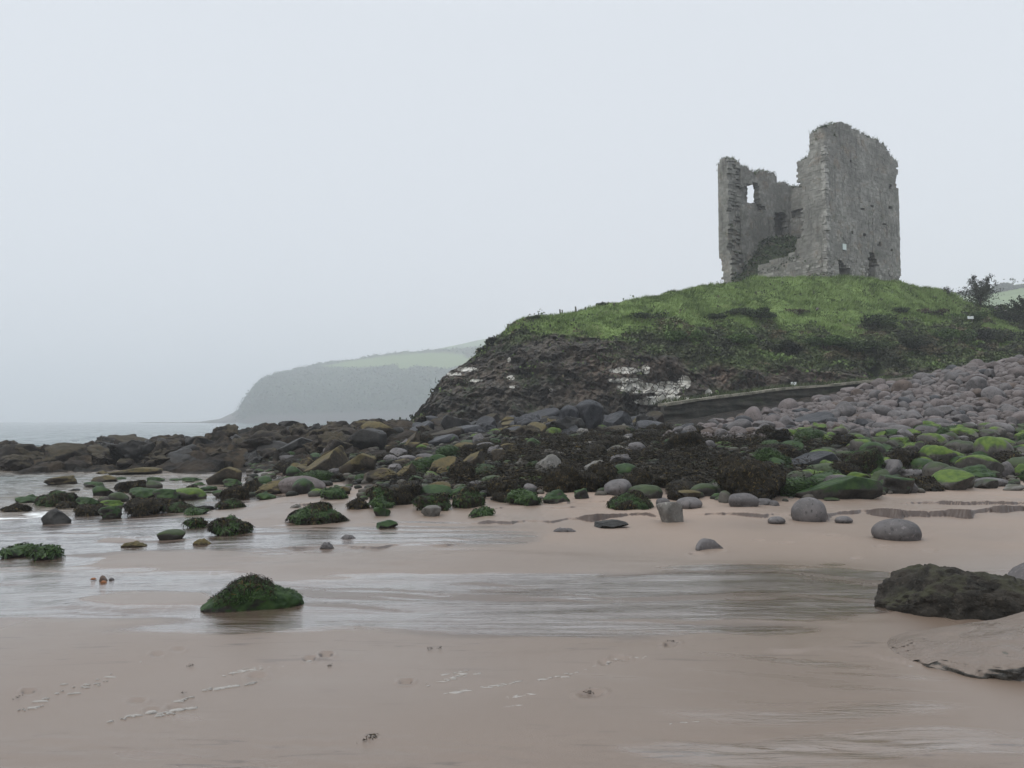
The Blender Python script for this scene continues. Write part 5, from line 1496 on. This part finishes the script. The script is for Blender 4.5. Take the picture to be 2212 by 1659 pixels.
# ------------------------------------------------------------------ smaller stones and weed of the foreshore
def build_foreshore():
    r = np.random.default_rng(42)
    top = [(560, 990), (900, 935), (1200, 930), (1430, 930), (1600, 945), (1750, 930), (1900, 940), (2050, 925), (2212, 920), (2700, 905)]
    low = [(560, 1072), (830, 1084), (1000, 1090), (1300, 1074), (1640, 1088), (1900, 1074), (2212, 1050), (2700, 1015)]
    pts = list(PLACED)
    ins = in_lanes(top, low, 560, 2330, 15, 44)
    ins_r = in_lanes(top, low, 1650, 2330, 15, 44)
    got = dart(60, np.sort(r.uniform(.30, .85, 130))[::-1], ins_r, pts, r, .58)
    got += dart(60, np.sort(r.uniform(.20, .62, 330))[::-1], ins, pts, r, .60)
    got.sort(key=lambda g: -g[2] / g[1]); got = got[:296]
    weedlib = {}
    LAND.extend((hr[0], hr[1], "the " + " ".join(hr[5].split()[:4])) for hr in [])
    marks = [(704, 1028, "the largest tan block"), (653, 1062, "the pinkish boulder"), (820, 1044, "the rounded tan boulder"), (874, 1036, "the square tan block"), (960, 1028, "the tan hump"), (1020, 1010, "the tan slanted block"), (1188, 1030, "the pale angular rock"), (1305, 1060, "the tall round weed mound"), (1622, 1060, "the huge weed mound"), (1375, 987, "the upright grey dome"), (1751, 1013, "the long slanting slab"), (1813, 1083, "the longest green boulder"), (1861, 1027, "the weed capped boulder"), (2148, 1000, "the green wedge"), (2077, 954, "the vivid green topped boulder"), (1480, 978, "the weed mound below the wall"), (1562, 966, "the bright green pillow stone"), (1821, 940, "the big bright green boulder"), (1149, 1045, "the flat green ledge"), (1216, 1065, "the mossy dome's weed mound"), (1372, 1065, "the greenish grey boulder"), (1945, 970, "the yellow green boulder"), (1270, 927, "the tall dark block"), (1342, 958, "the long pale stone"), (2110, 1042, "the broad mossy boulder"), (938, 1082, "the leaning pale stone"), (1015, 1098, "the large weedy green rock"), (1088, 1081, "the black shaggy mound")]
    global LAND_
    for x, y, s in got:
        z = float(ground(x, y)); dx, dy = proj(x, y, z)
        q = r.random()
        if dx < 1000: mat = GREEN if q < .45 else TAN if q < .75 else GREY if q < .9 else DARK
        elif dx < 1700: mat = DARK if q < .40 else GREEN if q < .62 else GREY if q < .78 else PALE if q < .86 else MOSSY
        else: mat = LIME if q < .32 else GREEN if q < .55 else MOSSY if q < .75 else GREY if q < .9 else DARK
        if dy < 985 and mat is GREEN and dx < 1700 and r.random() < .35: mat = LIME
        shape = ('round', 'lump', 'angular')[int(r.choice(3, p=[.2, .3, .5] if dx < 1100 else [.45, .3, .25]))]
        k = int(r.integers(0, 7))
        size = (s * r.uniform(1.0, 1.5), s, s * r.uniform(.42, .75))
        loc = (x, y, z - .03 * s)
        near = min(marks, key=lambda m: math.hypot(m[0] - dx, 1.6 * (m[1] - dy)))
        ddx, ddy = dx - near[0], dy - near[1]
        wd = ("right of" if ddx > 0 else "left of") if abs(ddx) > 1.4 * abs(ddy) else ("in front of" if ddy > 0 else "behind")
        dist = "just " if math.hypot(ddx, ddy) < 40 else ""
        weedy = mat is DARK or (mat is GREEN and r.random() < .35)
        sz = "small" if s < .36 else "middling"
        lab = f"{sz} {SHW[shape]} {'weedy black' if mat is DARK else 'weedy green' if weedy else COLW[mat.name]} stone {dist}{wd} {near[2]}"
        o = put_rock("seaweed_stone" if weedy else "stone", shape, k, mat, loc, size, r.uniform(0, 6.28), lab, "stone", "stones of the weedy foreshore", sub=4, tilt=(r.normal(0, .12), r.normal(0, .12)))
        if weedy:
            key = (shape, k, mat is DARK)
            if key not in weedlib:
                _, V, Fc = lib_mesh(shape, k, mat, 4)
                Wv, Wf, Wt = fronds(V * .5, Fc, 1500, np.random.default_rng(k), .11, .012, patch=(4, k, -.4), lift=.03)
                weedlib[key] = mesh("seaweed", Wv / .5, Wf, WEED if mat is DARK else GWEED, False, {"tint": Wt})
            link("seaweed", weedlib[key], o)
    # loose wrack lying over and between the stones
    P = []
    topw = [(560, 1000), (1000, 985), (1150, 945), (1430, 938), (1700, 952), (1900, 960), (2212, 955)]
    lw = [(560, 1040), (830, 1062), (1000, 1070), (1300, 1052), (1640, 1072), (1900, 1040), (2212, 1020)]
    f = in_lanes(topw, lw, 780, 2230, 15, 44)
    while len(P) < 12000:
        p = f(r)
        if p is None: continue
        dx, dy = proj(p[0], p[1], float(ground(*p)))
        wgt = np.interp(dx, [780, 1000, 1150, 1550, 1750, 1950, 2230], [.05, .35, 1, 1, .5, .3, .2])
        if r.random() < wgt and fbm(np.array([p[0] * .8, p[1] * .8, 3.0]), 3, 44) > -.06:
            P.append((p[0], p[1], float(ground(*p)) + abs(r.normal(.0, .13))))
    P = np.array(P); P = np.repeat(P, 9, 0) + r.normal(0, .11, (len(P) * 9, 3)) * [1, 1, .35]
    V, Fq, tn = leaf_quads(P, .13, r, .0, .16, flat=.35)
    tag(link("wrack", mesh("wrack", V, Fq, WEED, False, {"tint": tn})), "brown black wrack spread over the stones of the foreshore", "seaweed", kind="stuff")
    # small shingle between everything
    P = []
    f = in_lanes(top, low, 540, 2330, 15, 46)
    while len(P) < 2600:
        p = f(r)
        if p is not None: P.append((p[0], p[1], float(ground(*p))))
    mb = MB()
    shp = [rock_shape('round', 700 + k, 2) for k in range(6)]
    for p in P:
        V, Fc = shp[r.integers(0, 6)]
        s = r.uniform(.08, .24)
        mb.add(V @ np.array(Matrix.Rotation(r.uniform(0, 6.28), 3, 'Z')) * np.array([s * 1.3, s, s * .6]) + np.array(p), T=Fc, a=r.random())
    b = NB("foreshore shingle")
    c = b.mix(b.step(b.attr("tint"), .2, .9), (.018, .019, .016), (.075, .068, .058)); c = b.mix(b.math('MULTIPLY', b.step(b.nz(), .3, .8), b.step(b.noise(1.2, 4), .48, .6)), c, (.03, .055, .016))
    tag(link("shingle", mb.mesh("shingle", b.done(c, .5, None, .14))), "small dark wet stones between the foreshore boulders", "shingle", kind="stuff")
build_foreshore()

# ------------------------------------------------------------------ broken rock of the reef and cliff foot
def build_reef():
    r = np.random.default_rng(43)
    pts = list(PLACED)
    def ins(x0, x1, Y0, Y1, zmin):
        def f(r):
            Y = r.uniform(Y0, Y1); u = r.uniform((x0 - 1106) / F_D, (x1 - 1106) / F_D); x = u * Y
            return (x, Y) if float(ground(x, Y)) > zmin else None
        return f
    got = dart(60, np.sort(r.uniform(.40, 1.5, 125))[::-1], ins(-60, 760, 30.2, 38, -.12), pts, r, .42)
    got2 = dart(60, np.sort(r.uniform(.5, 1.5, 80))[::-1], ins(700, 1420, 31, 47.5, .5), pts, r, .5)
    marks = [(15, 990, "the left end of the reef"), (92, 992, "the rounded brown hump"), (217, 957, "the brown knob"), (272, 962, "the long flat topped mass"), (360, 968, "the low brown ridge"), (430, 975, "the dark knob"), (540, 940, "the ochre topped block"), (695, 920, "the dark peak"), (735, 944, "the broad brown ledge"), (823, 952, "the layered tan block"), (862, 912, "the angular outcrop"), (928, 909, "the cliff's left foot"), (990, 892, "the dark dome of rock"), (1170, 914, "the pale topped slab"), (1060, 940, "the cliff foot ledges"), (1270, 927, "the tallest dark block"), (560, 985, "the low rounded mass"), (470, 1000, "the reef's water line"), (640, 985, "the dark weedy mass"), (1390, 928, "the sea wall's end")]
    for n, (x, y, s) in enumerate(got + got2):
        z = float(ground(x, y)); dx, dy = proj(x, y, z)
        if n < len(got): mat = REEF if r.random() < .72 else DARK; shape = ('crag', 'lump', 'angular')[int(r.choice(3, p=[.6, .25, .15]))]
        else:
            mat = (SLATE, DARK, REEF, TAN)[int(r.choice(4, p=[.35, .25, .3, .1]))] if dx > 900 else (REEF, DARK, TAN)[int(r.choice(3, p=[.55, .3, .15]))]
            shape = ('angular', 'slab', 'crag')[int(r.choice(3, p=[.4, .35, .25]))]
        k = int(r.integers(0, 7 if shape != 'slab' else 3))
        rot = r.uniform(-.5, .5) if shape == 'slab' else r.uniform(0, 6.28)
        near = min(marks, key=lambda m: math.hypot(m[0] - dx, 1.6 * (m[1] - dy)))
        ddx, ddy = dx - near[0], dy - near[1]
        wd = ("right of" if ddx > 0 else "left of") if abs(ddx) > 1.4 * abs(ddy) else ("in front of" if ddy > 0 else "behind")
        sz = "large" if s > 1.1 else "middling" if s > .75 else "small"
        put_rock("rock", shape, k, mat, (x, y, z - .12 * s), (s * r.uniform(1.0, 1.6), s, s * r.uniform(.42, .72)), rot,
                 f"{sz} {SHW[shape]} {COLW[mat.name]} rock {wd} {near[2]}", "rock", "broken rocks of the reef", sub=5 if shape == 'crag' else 4, tilt=(r.normal(0, .1), r.normal(0, .1)))
build_reef()

# ------------------------------------------------------------------ grass, scrub, bushes and trees of the hill
def build_hill_plants():
    r = np.random.default_rng(51)
    keep = (Hdx > 860) & (Hdx < 2330) & (HT > 1.0) & (HT < 3.25)
    area = np.gradient(HV[..., 0], axis=1) ** 2 * 0 + 1
    dxs = np.abs(np.gradient(HV[..., 0], axis=1)); dts = np.linalg.norm(np.gradient(HV, axis=0), axis=-1)
    area = dxs * dts
    def pick(wgt, n):
        wgt = (wgt * keep * area).ravel(); wgt = wgt / wgt.sum()
        k = r.choice(wgt.size, n, p=wgt)
        return HV.reshape(-1, 3)[k] + r.normal(0, .08, (n, 3)) * [1, 1, 0], k
    P, k = pick(Hgrass * (HT > 1.6), 120000)
    lump = .5 + .8 * fbm(P * .9, 3, 52)
    V, Fq, tn = blades(P, .10 + .22 * np.clip(lump, 0, 1.3), .07, r, .45, (.3, 0))
    tag(link("grass", mesh("grass", V, Fq, LEAF["grass"], False, {"tint": tn})), "green grass over the castle hill", "grass", kind="stuff")
    nn = fbm(HV * .8, 3, 53)
    P, k = pick(Hscrub + .05 * Hrock * (HT > 1.25) * (nn > .12) + .05 * Hgrass * (nn > .35), 150000)
    lump = np.clip(.45 + .9 * fbm(P * np.array([.5, .5, .7]), 3, 54), 0, 1.4)
    P = P + np.array([0, -.25, 1.0]) * (r.uniform(0, 1, len(P)) ** .7 * lump * .5)[:, None]
    V, Fq, tn = leaf_quads(P, .21, r, .4, .7)
    b = NB("mixed scrub leaves"); t = b.attr("tint")
    c1 = b.mix(t, (.042, .062, .024), (.11, .145, .055)); c2 = b.mix(t, (.022, .028, .018), (.058, .062, .036)); c3 = b.mix(t, (.062, .055, .034), (.14, .12, .07)); c4 = b.mix(t, (.08, .13, .035), (.16, .23, .075))
    c = b.mix(b.step(b.noise(.40, 4, .6), .42, .58), c1, c2)
    c = b.mix(b.step(b.noise(.33, 4, .6, vec=b.vec((1.1, 1.1, 1.9))), .53, .64), c, c3)
    c = b.mix(b.step(b.noise(.52, 3, .6, vec=b.vec((.9, .9, 1.4))), .55, .66), c, c4)
    tag(link("undergrowth", mesh("undergrowth", V, Fq, b.done(c, .7, None, .25), False, {"tint": tn})), "brambles, bracken and ivy hanging over the cliff below the grass", "undergrowth", kind="stuff")
build_hill_plants()
def bush(dx, dy, w, h, label, mat="bramble", n=1500, cat="bush", name="bush", leaf=.17, Y=None, stems=5, wind=.0, seed=None):
    r = np.random.default_rng(seed or int(dx * 3 + dy))
    p = hill_at(dx, dy) if Y is None else at(dx, dy, Y)
    W = w * p[1] / F_D; Hh = h * p[1] / F_D
    root = bpy.data.objects.new(name, None); COL.objects.link(root); root.location = p
    tag(root, label, cat)
    mb = MB(); tips = []
    for k in range(stems):
        a = r.uniform(0, 6.28); e = np.array([math.cos(a) * W * .38, math.sin(a) * W * .3, Hh * r.uniform(.5, .85)])
        pts = [np.array([0, 0, -.25]), e * [.25, .25, .4], e * [.7, .7, .8], e]
        V, Q, T = tube(pts, [.035, .03, .02, .008], 5); mb.add(V, Q, T); tips.append(e)
    link("stem", mb.mesh("stem", LEAF["brown"]), root)
    lob = [np.array([r.uniform(-.36, .36) * W, r.uniform(-.25, .25) * W, r.uniform(.28, .75) * Hh]) for _ in range(9)]
    c = np.array(lob)[r.integers(0, len(lob), n)]
    d = r.normal(size=(n, 3)); d /= np.linalg.norm(d, axis=1)[:, None]
    P = c + d * (r.uniform(.3, 1, n) ** .5)[:, None] * np.array([W * .20, W * .20, Hh * .27])
    P[:, 0] += wind * P[:, 2]
    P[:, 2] = np.maximum(P[:, 2], -.1)
    V, Fq, tn = leaf_quads(P, leaf, r, .3, .6)
    link("foliage", mesh("foliage", V, Fq, LEAF[mat], False, {"tint": tn}), root)
    return root
for a in [(1592, 682, 56, 18, "dark thorn bush on the grass edge under the castle's left corner", "dark", 800), (1548, 690, 60, 14, "bramble bush left of the dark thorn bush", "bramble", 700),
          (1725, 680, 60, 15, "brown withered bush on the slope below the castle", "brown", 420), (1640, 690, 70, 24, "green bramble bush in the middle of the slope", "bramble", 1600), 
          (1905, 708, 90, 30, "dark bush bulging from the scrub in the middle right", "bramble", 1500), (1945, 676, 40, 14, "small dark shrub on the grass right of the castle", "bramble", 450), (2010, 682, 80, 18, "low brown scrub bush on the right of the grass", "brown", 700),
          (1480, 740, 90, 28, "green bramble bush spilling over the cliff edge", "green", 2200), (1590, 745, 90, 30, "leafy bright bush at the cliff's top in the middle", "green", 2200), (1780, 752, 110, 34, "leafy green bush hanging over the pale cliff", "green", 2400), (1690, 765, 80, 30, "dark ivy bush above the pale cliff patch", "dark", 2000),
          (1850, 765, 110, 34, "bramble bush above the dark cave", "bramble", 2400), (1980, 760, 110, 40, "dark bramble bush above the end of the sea wall", "dark", 2400), (2060, 745, 110, 40, "green bramble bush behind the boulder bank", "green", 2400), (2150, 750, 130, 44, "dark bramble bush behind the crest of the bank", "dark", 2600), (2190, 700, 90, 40, "grey green bush under the big thorn bush", "bramble", 2200), (2080, 700, 80, 28, "green bush round the little white board", "green", 1800),
          (1150, 692, 38, 10, "wind cut bush on the left shoulder of the hill", "bramble", 450), (1300, 662, 32, 9, "twiggy bush hiding a fence post", "bramble", 170), (1400, 692, 100, 18, "dark low bush on the shoulder of the hill", "bramble", 900),
          (1060, 748, 22, 24, "upright little bush on the edge of the cliff at left", "dark", 600), (1040, 765, 16, 14, "tiny bush low on the left cliff edge", "dark", 350)]:
    bush(a[0], a[1], a[2], a[3], a[4], a[5], a[6])
def tree(dx, dy, Y, w, h, label, seed, mat="dark", n=3200, wind=.35, leaf=.15, name="thorn_tree"):
    r = np.random.default_rng(seed)
    p = at(dx, dy, Y); W = w * Y / F_D; Hh = h * Y / F_D
    root = bpy.data.objects.new(name, None); COL.objects.link(root); root.location = p
    tag(root, label, "tree")
    mb = MB(); tips = []
    tr = np.array([[0, 0, -.4], [.03 * W, 0, .15 * Hh], [.02 * W, .02, .32 * Hh]])
    V, Q, T = tube(tr, [.11, .08, .06], 7); mb.add(V, Q, T)
    for k in range(17):
        a = r.uniform(0, 6.28); el = r.uniform(.25, 1.25); L = r.uniform(.55, 1.0)
        e = tr[2] + np.array([math.cos(a) * math.cos(el) * W * .52 * L, math.sin(a) * math.cos(el) * W * .4 * L, math.sin(el) * Hh * .68 * L])
        e[0] += wind * .3 * (e[2] - tr[2][2])
        s = tr[1] + (tr[2] - tr[1]) * r.uniform(0, 1)
        m = (s + e) / 2 + r.normal(0, .08, 3)
        V, Q, T = tube([s, m, e], [.045, .028, .008], 5); mb.add(V, Q, T)
        for q in (.45, .6, .75, .88, 1.0): tips.append((m * 2 * (1 - q) * q + s * (1 - q) ** 2 + e * q ** 2 + m * 0, L))
        for j in range(2):
            b_ = m + (e - m) * r.uniform(.2, .8); e2 = b_ + r.normal(0, .22, 3) * W * .35 + [wind * .2, 0, .15]
            V, Q, T = tube([b_, (b_ + e2) / 2, e2], [.018, .012, .004], 4); mb.add(V, Q, T); tips.append((e2, L))
    link("trunk", mb.mesh("trunk", LEAF["brown"]), root)
    tp = np.array([t[0] for t in tips])
    k = r.integers(0, len(tp), n)
    lowk = (tp[k][:, 2] < Hh * .5)
    P = tp[k] + r.normal(0, 1, (n, 3)) * np.where(lowk, .26, .13)[:, None] + np.array([.05, 0, 0])
    nb = n // 3                                   # the dense skirt of the bush
    Pb = np.column_stack([r.normal(0, .17 * W, nb), r.normal(0, .15 * W, nb), r.uniform(-.05, .42, nb) * Hh])
    P = np.concatenate([P, Pb])
    V, Fq, tn = leaf_quads(P, leaf, r, .1, .6)
    link("crown", mesh("crown", V, Fq, LEAF[mat], False, {"tint": tn}), root)
tree(2116, 672, 74, 92, 84, "wind bent thorn tree on the skyline right of the castle", 61)
tree(2042, 640, 72, 26, 17, "small wind bent thorn on the ridge between castle and thorn tree", 62, n=420, leaf=.11)
tree(2225, 712, 72, 150, 86, "big dark rounded thorn bush cut by the right edge of the picture", 63, n=8500, wind=.1)

# ------------------------------------------------------------------ posts, stakes, boards
b = NB("grey weathered post"); POST = b.done(b.mix(b.noise(6, 4), (.055, .048, .040), (.10, .09, .075)), .85, b.bump(b.noise(20, 4), .6, .01), .2)
def post(dx, top, low, wd, label, lean, group=None, name="fence_post", Y=None, cat="fence post"):
    pb = hill_at(dx, low) if Y is None else at(dx, low, Y)
    Yp = pb[1] + .15
    B = at(dx, low, Yp); T_ = at(dx + lean, top, Yp)
    w_ = wd * Yp / F_D / 2
    pts = [B - (T_ - B) * .6 - [0, 0, .35], B, (B + T_) / 2, T_ - [0, 0, .02], T_]
    V, Q, T = tube(pts, [w_, w_, w_ * .98, w_ * .96, w_ * .75], 8)
    o = link(name, MBx(V, Q, T, name), None)
    c = np.array(B); o.location = c
    o.data.vertices.foreach_set("co", (V - c).astype(np.float32).ravel()); o.data.update()
    tag(o, label, cat, group)
def MBx(V, Q, T, name):
    return mesh(name, V, [Q, T], POST, True)
for a in [(1210.3, 668, 679.5, 3.4, "left post of the close pair on the hill's shoulder", -1), (1214.8, 669.3, 680, 3.0, "right post of the close pair on the hill's shoulder", -.5), (1244.3, 662, 673, 3.6, "leaning thick post right of the close pair", -1.2), (1264.2, 663, 670.5, 3.2, "short post between the leaning post and the twiggy bush", 0), (1297, 655, 661, 3.2, "post half hidden in the twiggy bush", 0), (1327.3, 654, 662.5, 3.4, "thick post just right of the twiggy bush", -1.4), (1334.5, 655.6, 662, 2.0, "thin leaning post where the smooth grass begins", 1)]:
    post(*a, group="fence posts on the hill's skyline")
for n, (dx, tp, lw_, ln) in enumerate([(1389, 646.6, 650.5, -.8), (1395, 644.6, 649, -1.2), (1408.5, 638.5, 645.5, -2), (1411.5, 637, 645, -2.2), (1415, 637, 644, -1.8), (1418.5, 637.5, 643.5, -1.5)]):
    post(dx, tp, lw_, 1.0, ["shortest thin stake low on the grass skyline", "thin stake next to the shortest one on the grass skyline", "first of four slanting stakes up the grass skyline", "second of four slanting stakes up the grass skyline", "third of four slanting stakes up the grass skyline", "last of four slanting stakes up the grass skyline"][n], ln, "thin stakes on the skyline", "stake", cat="stake")
for n, (dx, tp) in enumerate([(1531.5, 609.5), (1536, 609), (1538.5, 609.5), (1548, 607), (1550, 606.5), (1556, 604), (1559.5, 603)]):
    post(dx, tp, np.interp(dx, [1530, 1560], [617, 611]), .8, ["stake farthest left of those by the castle's left corner", "second stake from the left by the castle's left corner", "third stake from the left by the castle's left corner", "middle stake of those by the castle's left corner", "third stake left of the castle's corner", "second stake left of the castle's corner", "stake closest to the castle's left corner"][n], 0, "stakes beside the castle", "stake", cat="stake")
def board(dx, dy, w, h, Y, label, name="notice_board"):
    p = at(dx, dy, Y); W = w * Y / F_D; Hh = h * Y / F_D
    root = bpy.data.objects.new(name, None); COL.objects.link(root); root.location = p - [0, 0, .9]
    tag(root, label, "notice board")
    b = NB("white board paint"); m = b.done(b.mix(b.noise(4, 3), (.62, .66, .64), (.74, .77, .75)), .5)
    V, Fq = boxes(np.array([[0, -.03, .9]]), np.array([[W / 2, .015, Hh / 2]]), np.eye(3)); link("panel", mesh("panel", V, Fq, m, False), root)
    for sx in (-1, 1):
        V, Q, T = tube([[sx * W * .32, .02, -.3], [sx * W * .32, .02, .9 + Hh * .45]], [.035, .035], 6); link("leg", mesh("leg", V, [Q, T], POST), root)
board(2096, 686, 13, 6, 66, "small white notice board among the green bushes on the right")
board(1714, 829, 12, 7, 48.6, "white notice board standing on the slipway above the sea wall")
profile = None
for dxs, dys, lab in [(2147, 668, "pale stone by the foot of the thorn tree"), (2166, 677, "small pale stone on the bank right of the thorn tree"), (1762, 668, "small white stone by the withered bush")]:
    p = hill_at(dxs, dys)
    put_rock("stone", 'angular', 2, PALE, p - np.array([0, .3, .1]), (.55 if dxs > 2100 else .25, .4, .4 if dxs > 2100 else .2), .3, lab, "stone")

# ------------------------------------------------------------------ a kayaker out on the water
def build_kayak():
    c = at(489, 923.5, 230); c[2] = SEA + .02
    root = bpy.data.objects.new("kayak", None); COL.objects.link(root); root.location = c; root.rotation_euler = (0, 0, .9)
    tag(root, "pale blue kayak far out on the misty sea", "kayak")
    n, m_ = 25, 12
    rows = []
    for k in range(n):
        q = k / (n - 1) * 2 - 1
        wv = .36 * (1 - abs(q) ** 2.4) + .004; rk = .14 * abs(q) ** 3
        rows.append([[q * 2.1, wv * math.cos(t), rk + .16 * math.sin(t) * (1 - .5 * abs(q) ** 3) + .05] for t in np.linspace(0, 2 * math.pi, m_)])
    b = NB("pale blue hull"); hm = b.done((.20, .42, .50), .35)
    link("hull", mesh("hull", np.array(rows), gridfaces(n, m_), hm), root)
    a = np.linspace(0, 2 * math.pi, 25); pts = np.column_stack([.45 * np.cos(a), .26 * np.sin(a), a * 0 + .23])
    V, Q, T = tube(pts, .03, 6); b = NB("black rim"); bm_ = b.done((.02, .02, .02), .5); link("cockpit_rim", mesh("cockpit_rim", V, [Q, T], bm_), root)
    # the paddler: one skinned body
    me = bpy.data.meshes.new("person"); 
    J = [(0, 0, .22), (0, 0, .45), (0, 0, .72), (0, 0, .84), (0, 0, .98), (0, 0, 1.08), (.02, .22, .68), (.28, .34, .50), (.50, .30, .62), (.02, -.22, .68), (.28, -.34, .60), (.50, -.22, .80), (.45, .10, .22), (.45, -.10, .22)]
    R = [.17, .16, .15, .07, .11, .09, .075, .05, .045, .075, .05, .045, .09, .09]
    E = [(0, 1), (1, 2), (2, 3), (3, 4), (4, 5), (2, 6), (6, 7), (7, 8), (2, 9), (9, 10), (10, 11), (0, 12), (0, 13)]
    me.from_pydata(J, E, [])
    o = bpy.data.objects.new("person", me); COL.objects.link(o)
    sk = o.modifiers.new("skin", 'SKIN')
    for v, rad in zip(me.skin_vertices[0].data, R): v.radius = (rad, rad)
    me.skin_vertices[0].data[0].use_root = True
    o.modifiers.new("sub", 'SUBSURF').levels = 1
    b = NB("dark paddling jacket"); z = b.xyz()[2]
    me.materials.append(b.done(b.mix(b.step(z, SEA + .90, SEA + .92), (.03, .035, .05), (.30, .19, .14)), .6))
    o.location = c + np.array([0, 0, .02]); o.rotation_euler = (0, 0, .9)
    tag(o, "person in a dark jacket sitting in the kayak holding a paddle", "person")
    mb = MB()
    A, B = np.array([.52, 1.05, .36]), np.array([.52, -1.05, 1.02])
    V, Q, T = tube([A, (A + B) / 2, B], [.018, .018, .018], 6)
    pd = link("paddle", mesh("paddle", V, [Q, T], bm_), None, c); pd.rotation_euler = (0, 0, .9)
    tag(pd, "double ended paddle held across the kayak", "paddle")
    for e in (A, B):
        V, Q = boxes(np.array([e]), np.array([[.02, .22, .09]]), [(1, 0, 0), (0, .954, -.30), (0, .30, .954)]); link("blade", mesh("blade", V, Q, hm, False), pd)
build_kayak()

# ------------------------------------------------------------------ foam flecks and scraps on the sand
def build_flecks():
    r = np.random.default_rng(71)
    C = [(545, 1448, 60, 12, 26), (480, 1487, 30, 5, 9), (540, 1478, 14, 4, 5), (370, 1540, 60, 14, 14), (400, 1512, 18, 6, 6), (190, 1480, 110, 40, 16), (70, 1530, 30, 8, 6), (590, 1405, 20, 8, 6), (1000, 1462, 70, 18, 12), (985, 1498, 40, 10, 8), (1080, 1482, 50, 12, 10), (1125, 1505, 40, 8, 9), (1105, 1528, 22, 4, 4), (1210, 1462, 60, 12, 7), (1490, 1563, 40, 3, 5), (1330, 1430, 70, 14, 6), (985, 1455, 30, 6, 5), (640, 1435, 40, 10, 6), (280, 1550, 40, 10, 5), (1990, 1436, 35, 3, 8), (2050, 1448, 50, 4, 8)]
    V, Fc = [], []
    n = 0
    for cx, cy, sx, sy, cnt in C:
        for _ in range(int(cnt * 1.6)):
            t = r.normal(0, .5)
            dx = cx + t * sx; dy = cy - t * sy * .9 * (1 if cx < 1900 else -1) + r.normal(0, .3) * sy * .5
            p = hit(dx, dy, False)
            L = r.uniform(.006, .040) * (1.3 if r.random() < .25 else .6); Wd = L * r.uniform(.06, .2)
            a0 = r.uniform(-.2, .6)
            m = 11
            ang = np.linspace(0, 2 * np.pi, m, endpoint=False)
            rad = r.uniform(.55, 1.2, m)
            xx, yy = L * rad * np.cos(ang), Wd * rad * np.sin(ang) * 2.2
            q = np.column_stack([p[0] + xx * math.cos(a0) - yy * math.sin(a0), p[1] + xx * math.sin(a0) + yy * math.cos(a0)])
            zz = p[2] + .005
            V += [(*p_, zz - .007) for p_ in q] + [(p[0] + (p_[0] - p[0]) * .8, p[1] + (p_[1] - p[1]) * .8, zz) for p_ in q] + [(p[0], p[1], zz + .003)]
            for j in range(m):
                j2 = (j + 1) % m
                Fc += [(n + j, n + j2, n + m + j2), (n + j, n + m + j2, n + m + j), (n + m + j, n + m + j2, n + 2 * m)]
            n += 2 * m + 1
    b = NB("sea foam")
    tag(link("foam_flecks", mesh("foam_flecks", np.array(V), np.array(Fc), b.done((.31, .295, .275), .8, b.bump(b.noise(300, 3), .6, .003), .2))), "white flecks of sea foam left on the wet sand", "foam", kind="stuff")
    for cx, cy, s, lab in [(800, 1597, 26, "clump of dark weed on the rippled sand at the bottom"), (1272, 1500, 18, "scatter of black weed bits in a footprint"), (411, 1441, 10, "dark scrap of weed on the sand in the left"), (712, 1441, 9, "black weed scrap on the sand left of the middle"), (37, 1510, 10, "weed scrap near the left edge of the sand"), (950, 1402, 9, "weed scrap at the near edge of the stream"), (1452, 1388, 12, "weed scrap by the footprints in the middle of the sand"), (395, 1500, 9, "tiny weed bits below the left foam streak"), (930, 1404, 10, "thin weed strip at the near edge of the stream")]:
        p = hit(cx, cy, False); W = s * p[1] / F_D
        k = 34
        P = np.column_stack([r.normal(0, W * .32, k), r.normal(0, W * .5, k), np.abs(r.normal(0, .006, k)) + .006])
        V, Fq, tn = leaf_quads(P, W * .45, r, .05, .22)
        V[:, 2] = np.abs(V[:, 2]) * .7 + .002
        o = link("seaweed_scrap", mesh("seaweed_scrap", V, Fq, WEED, False, {"tint": tn}), None, p)
        tag(o, lab, "seaweed")
build_flecks()

# ------------------------------------------------------------------ the sea mist
def build_haze():
    V, Fq = boxes(np.array([[0.0, 1350.0, 66.0]]), np.array([[2600.0, 1400.0, 72.0]]), np.eye(3))
    m, N, L, B = M("sea mist")
    N.remove(B)
    pv = N.new("ShaderNodeVolumePrincipled")
    pv.inputs["Color"].default_value = (.865, .895, .925, 1)
    pv.inputs["Density"].default_value = HAZE
    pv.inputs["Anisotropy"].default_value = 0.1
    L.new(pv.outputs[0], N["Material Output"].inputs["Volume"])
    o = link("haze", mesh("haze", V, Fq, m, False))
    tag(o, "pale sea mist over the whole bay", "haze", kind="stuff")
HAZE = 0.0009
build_haze()
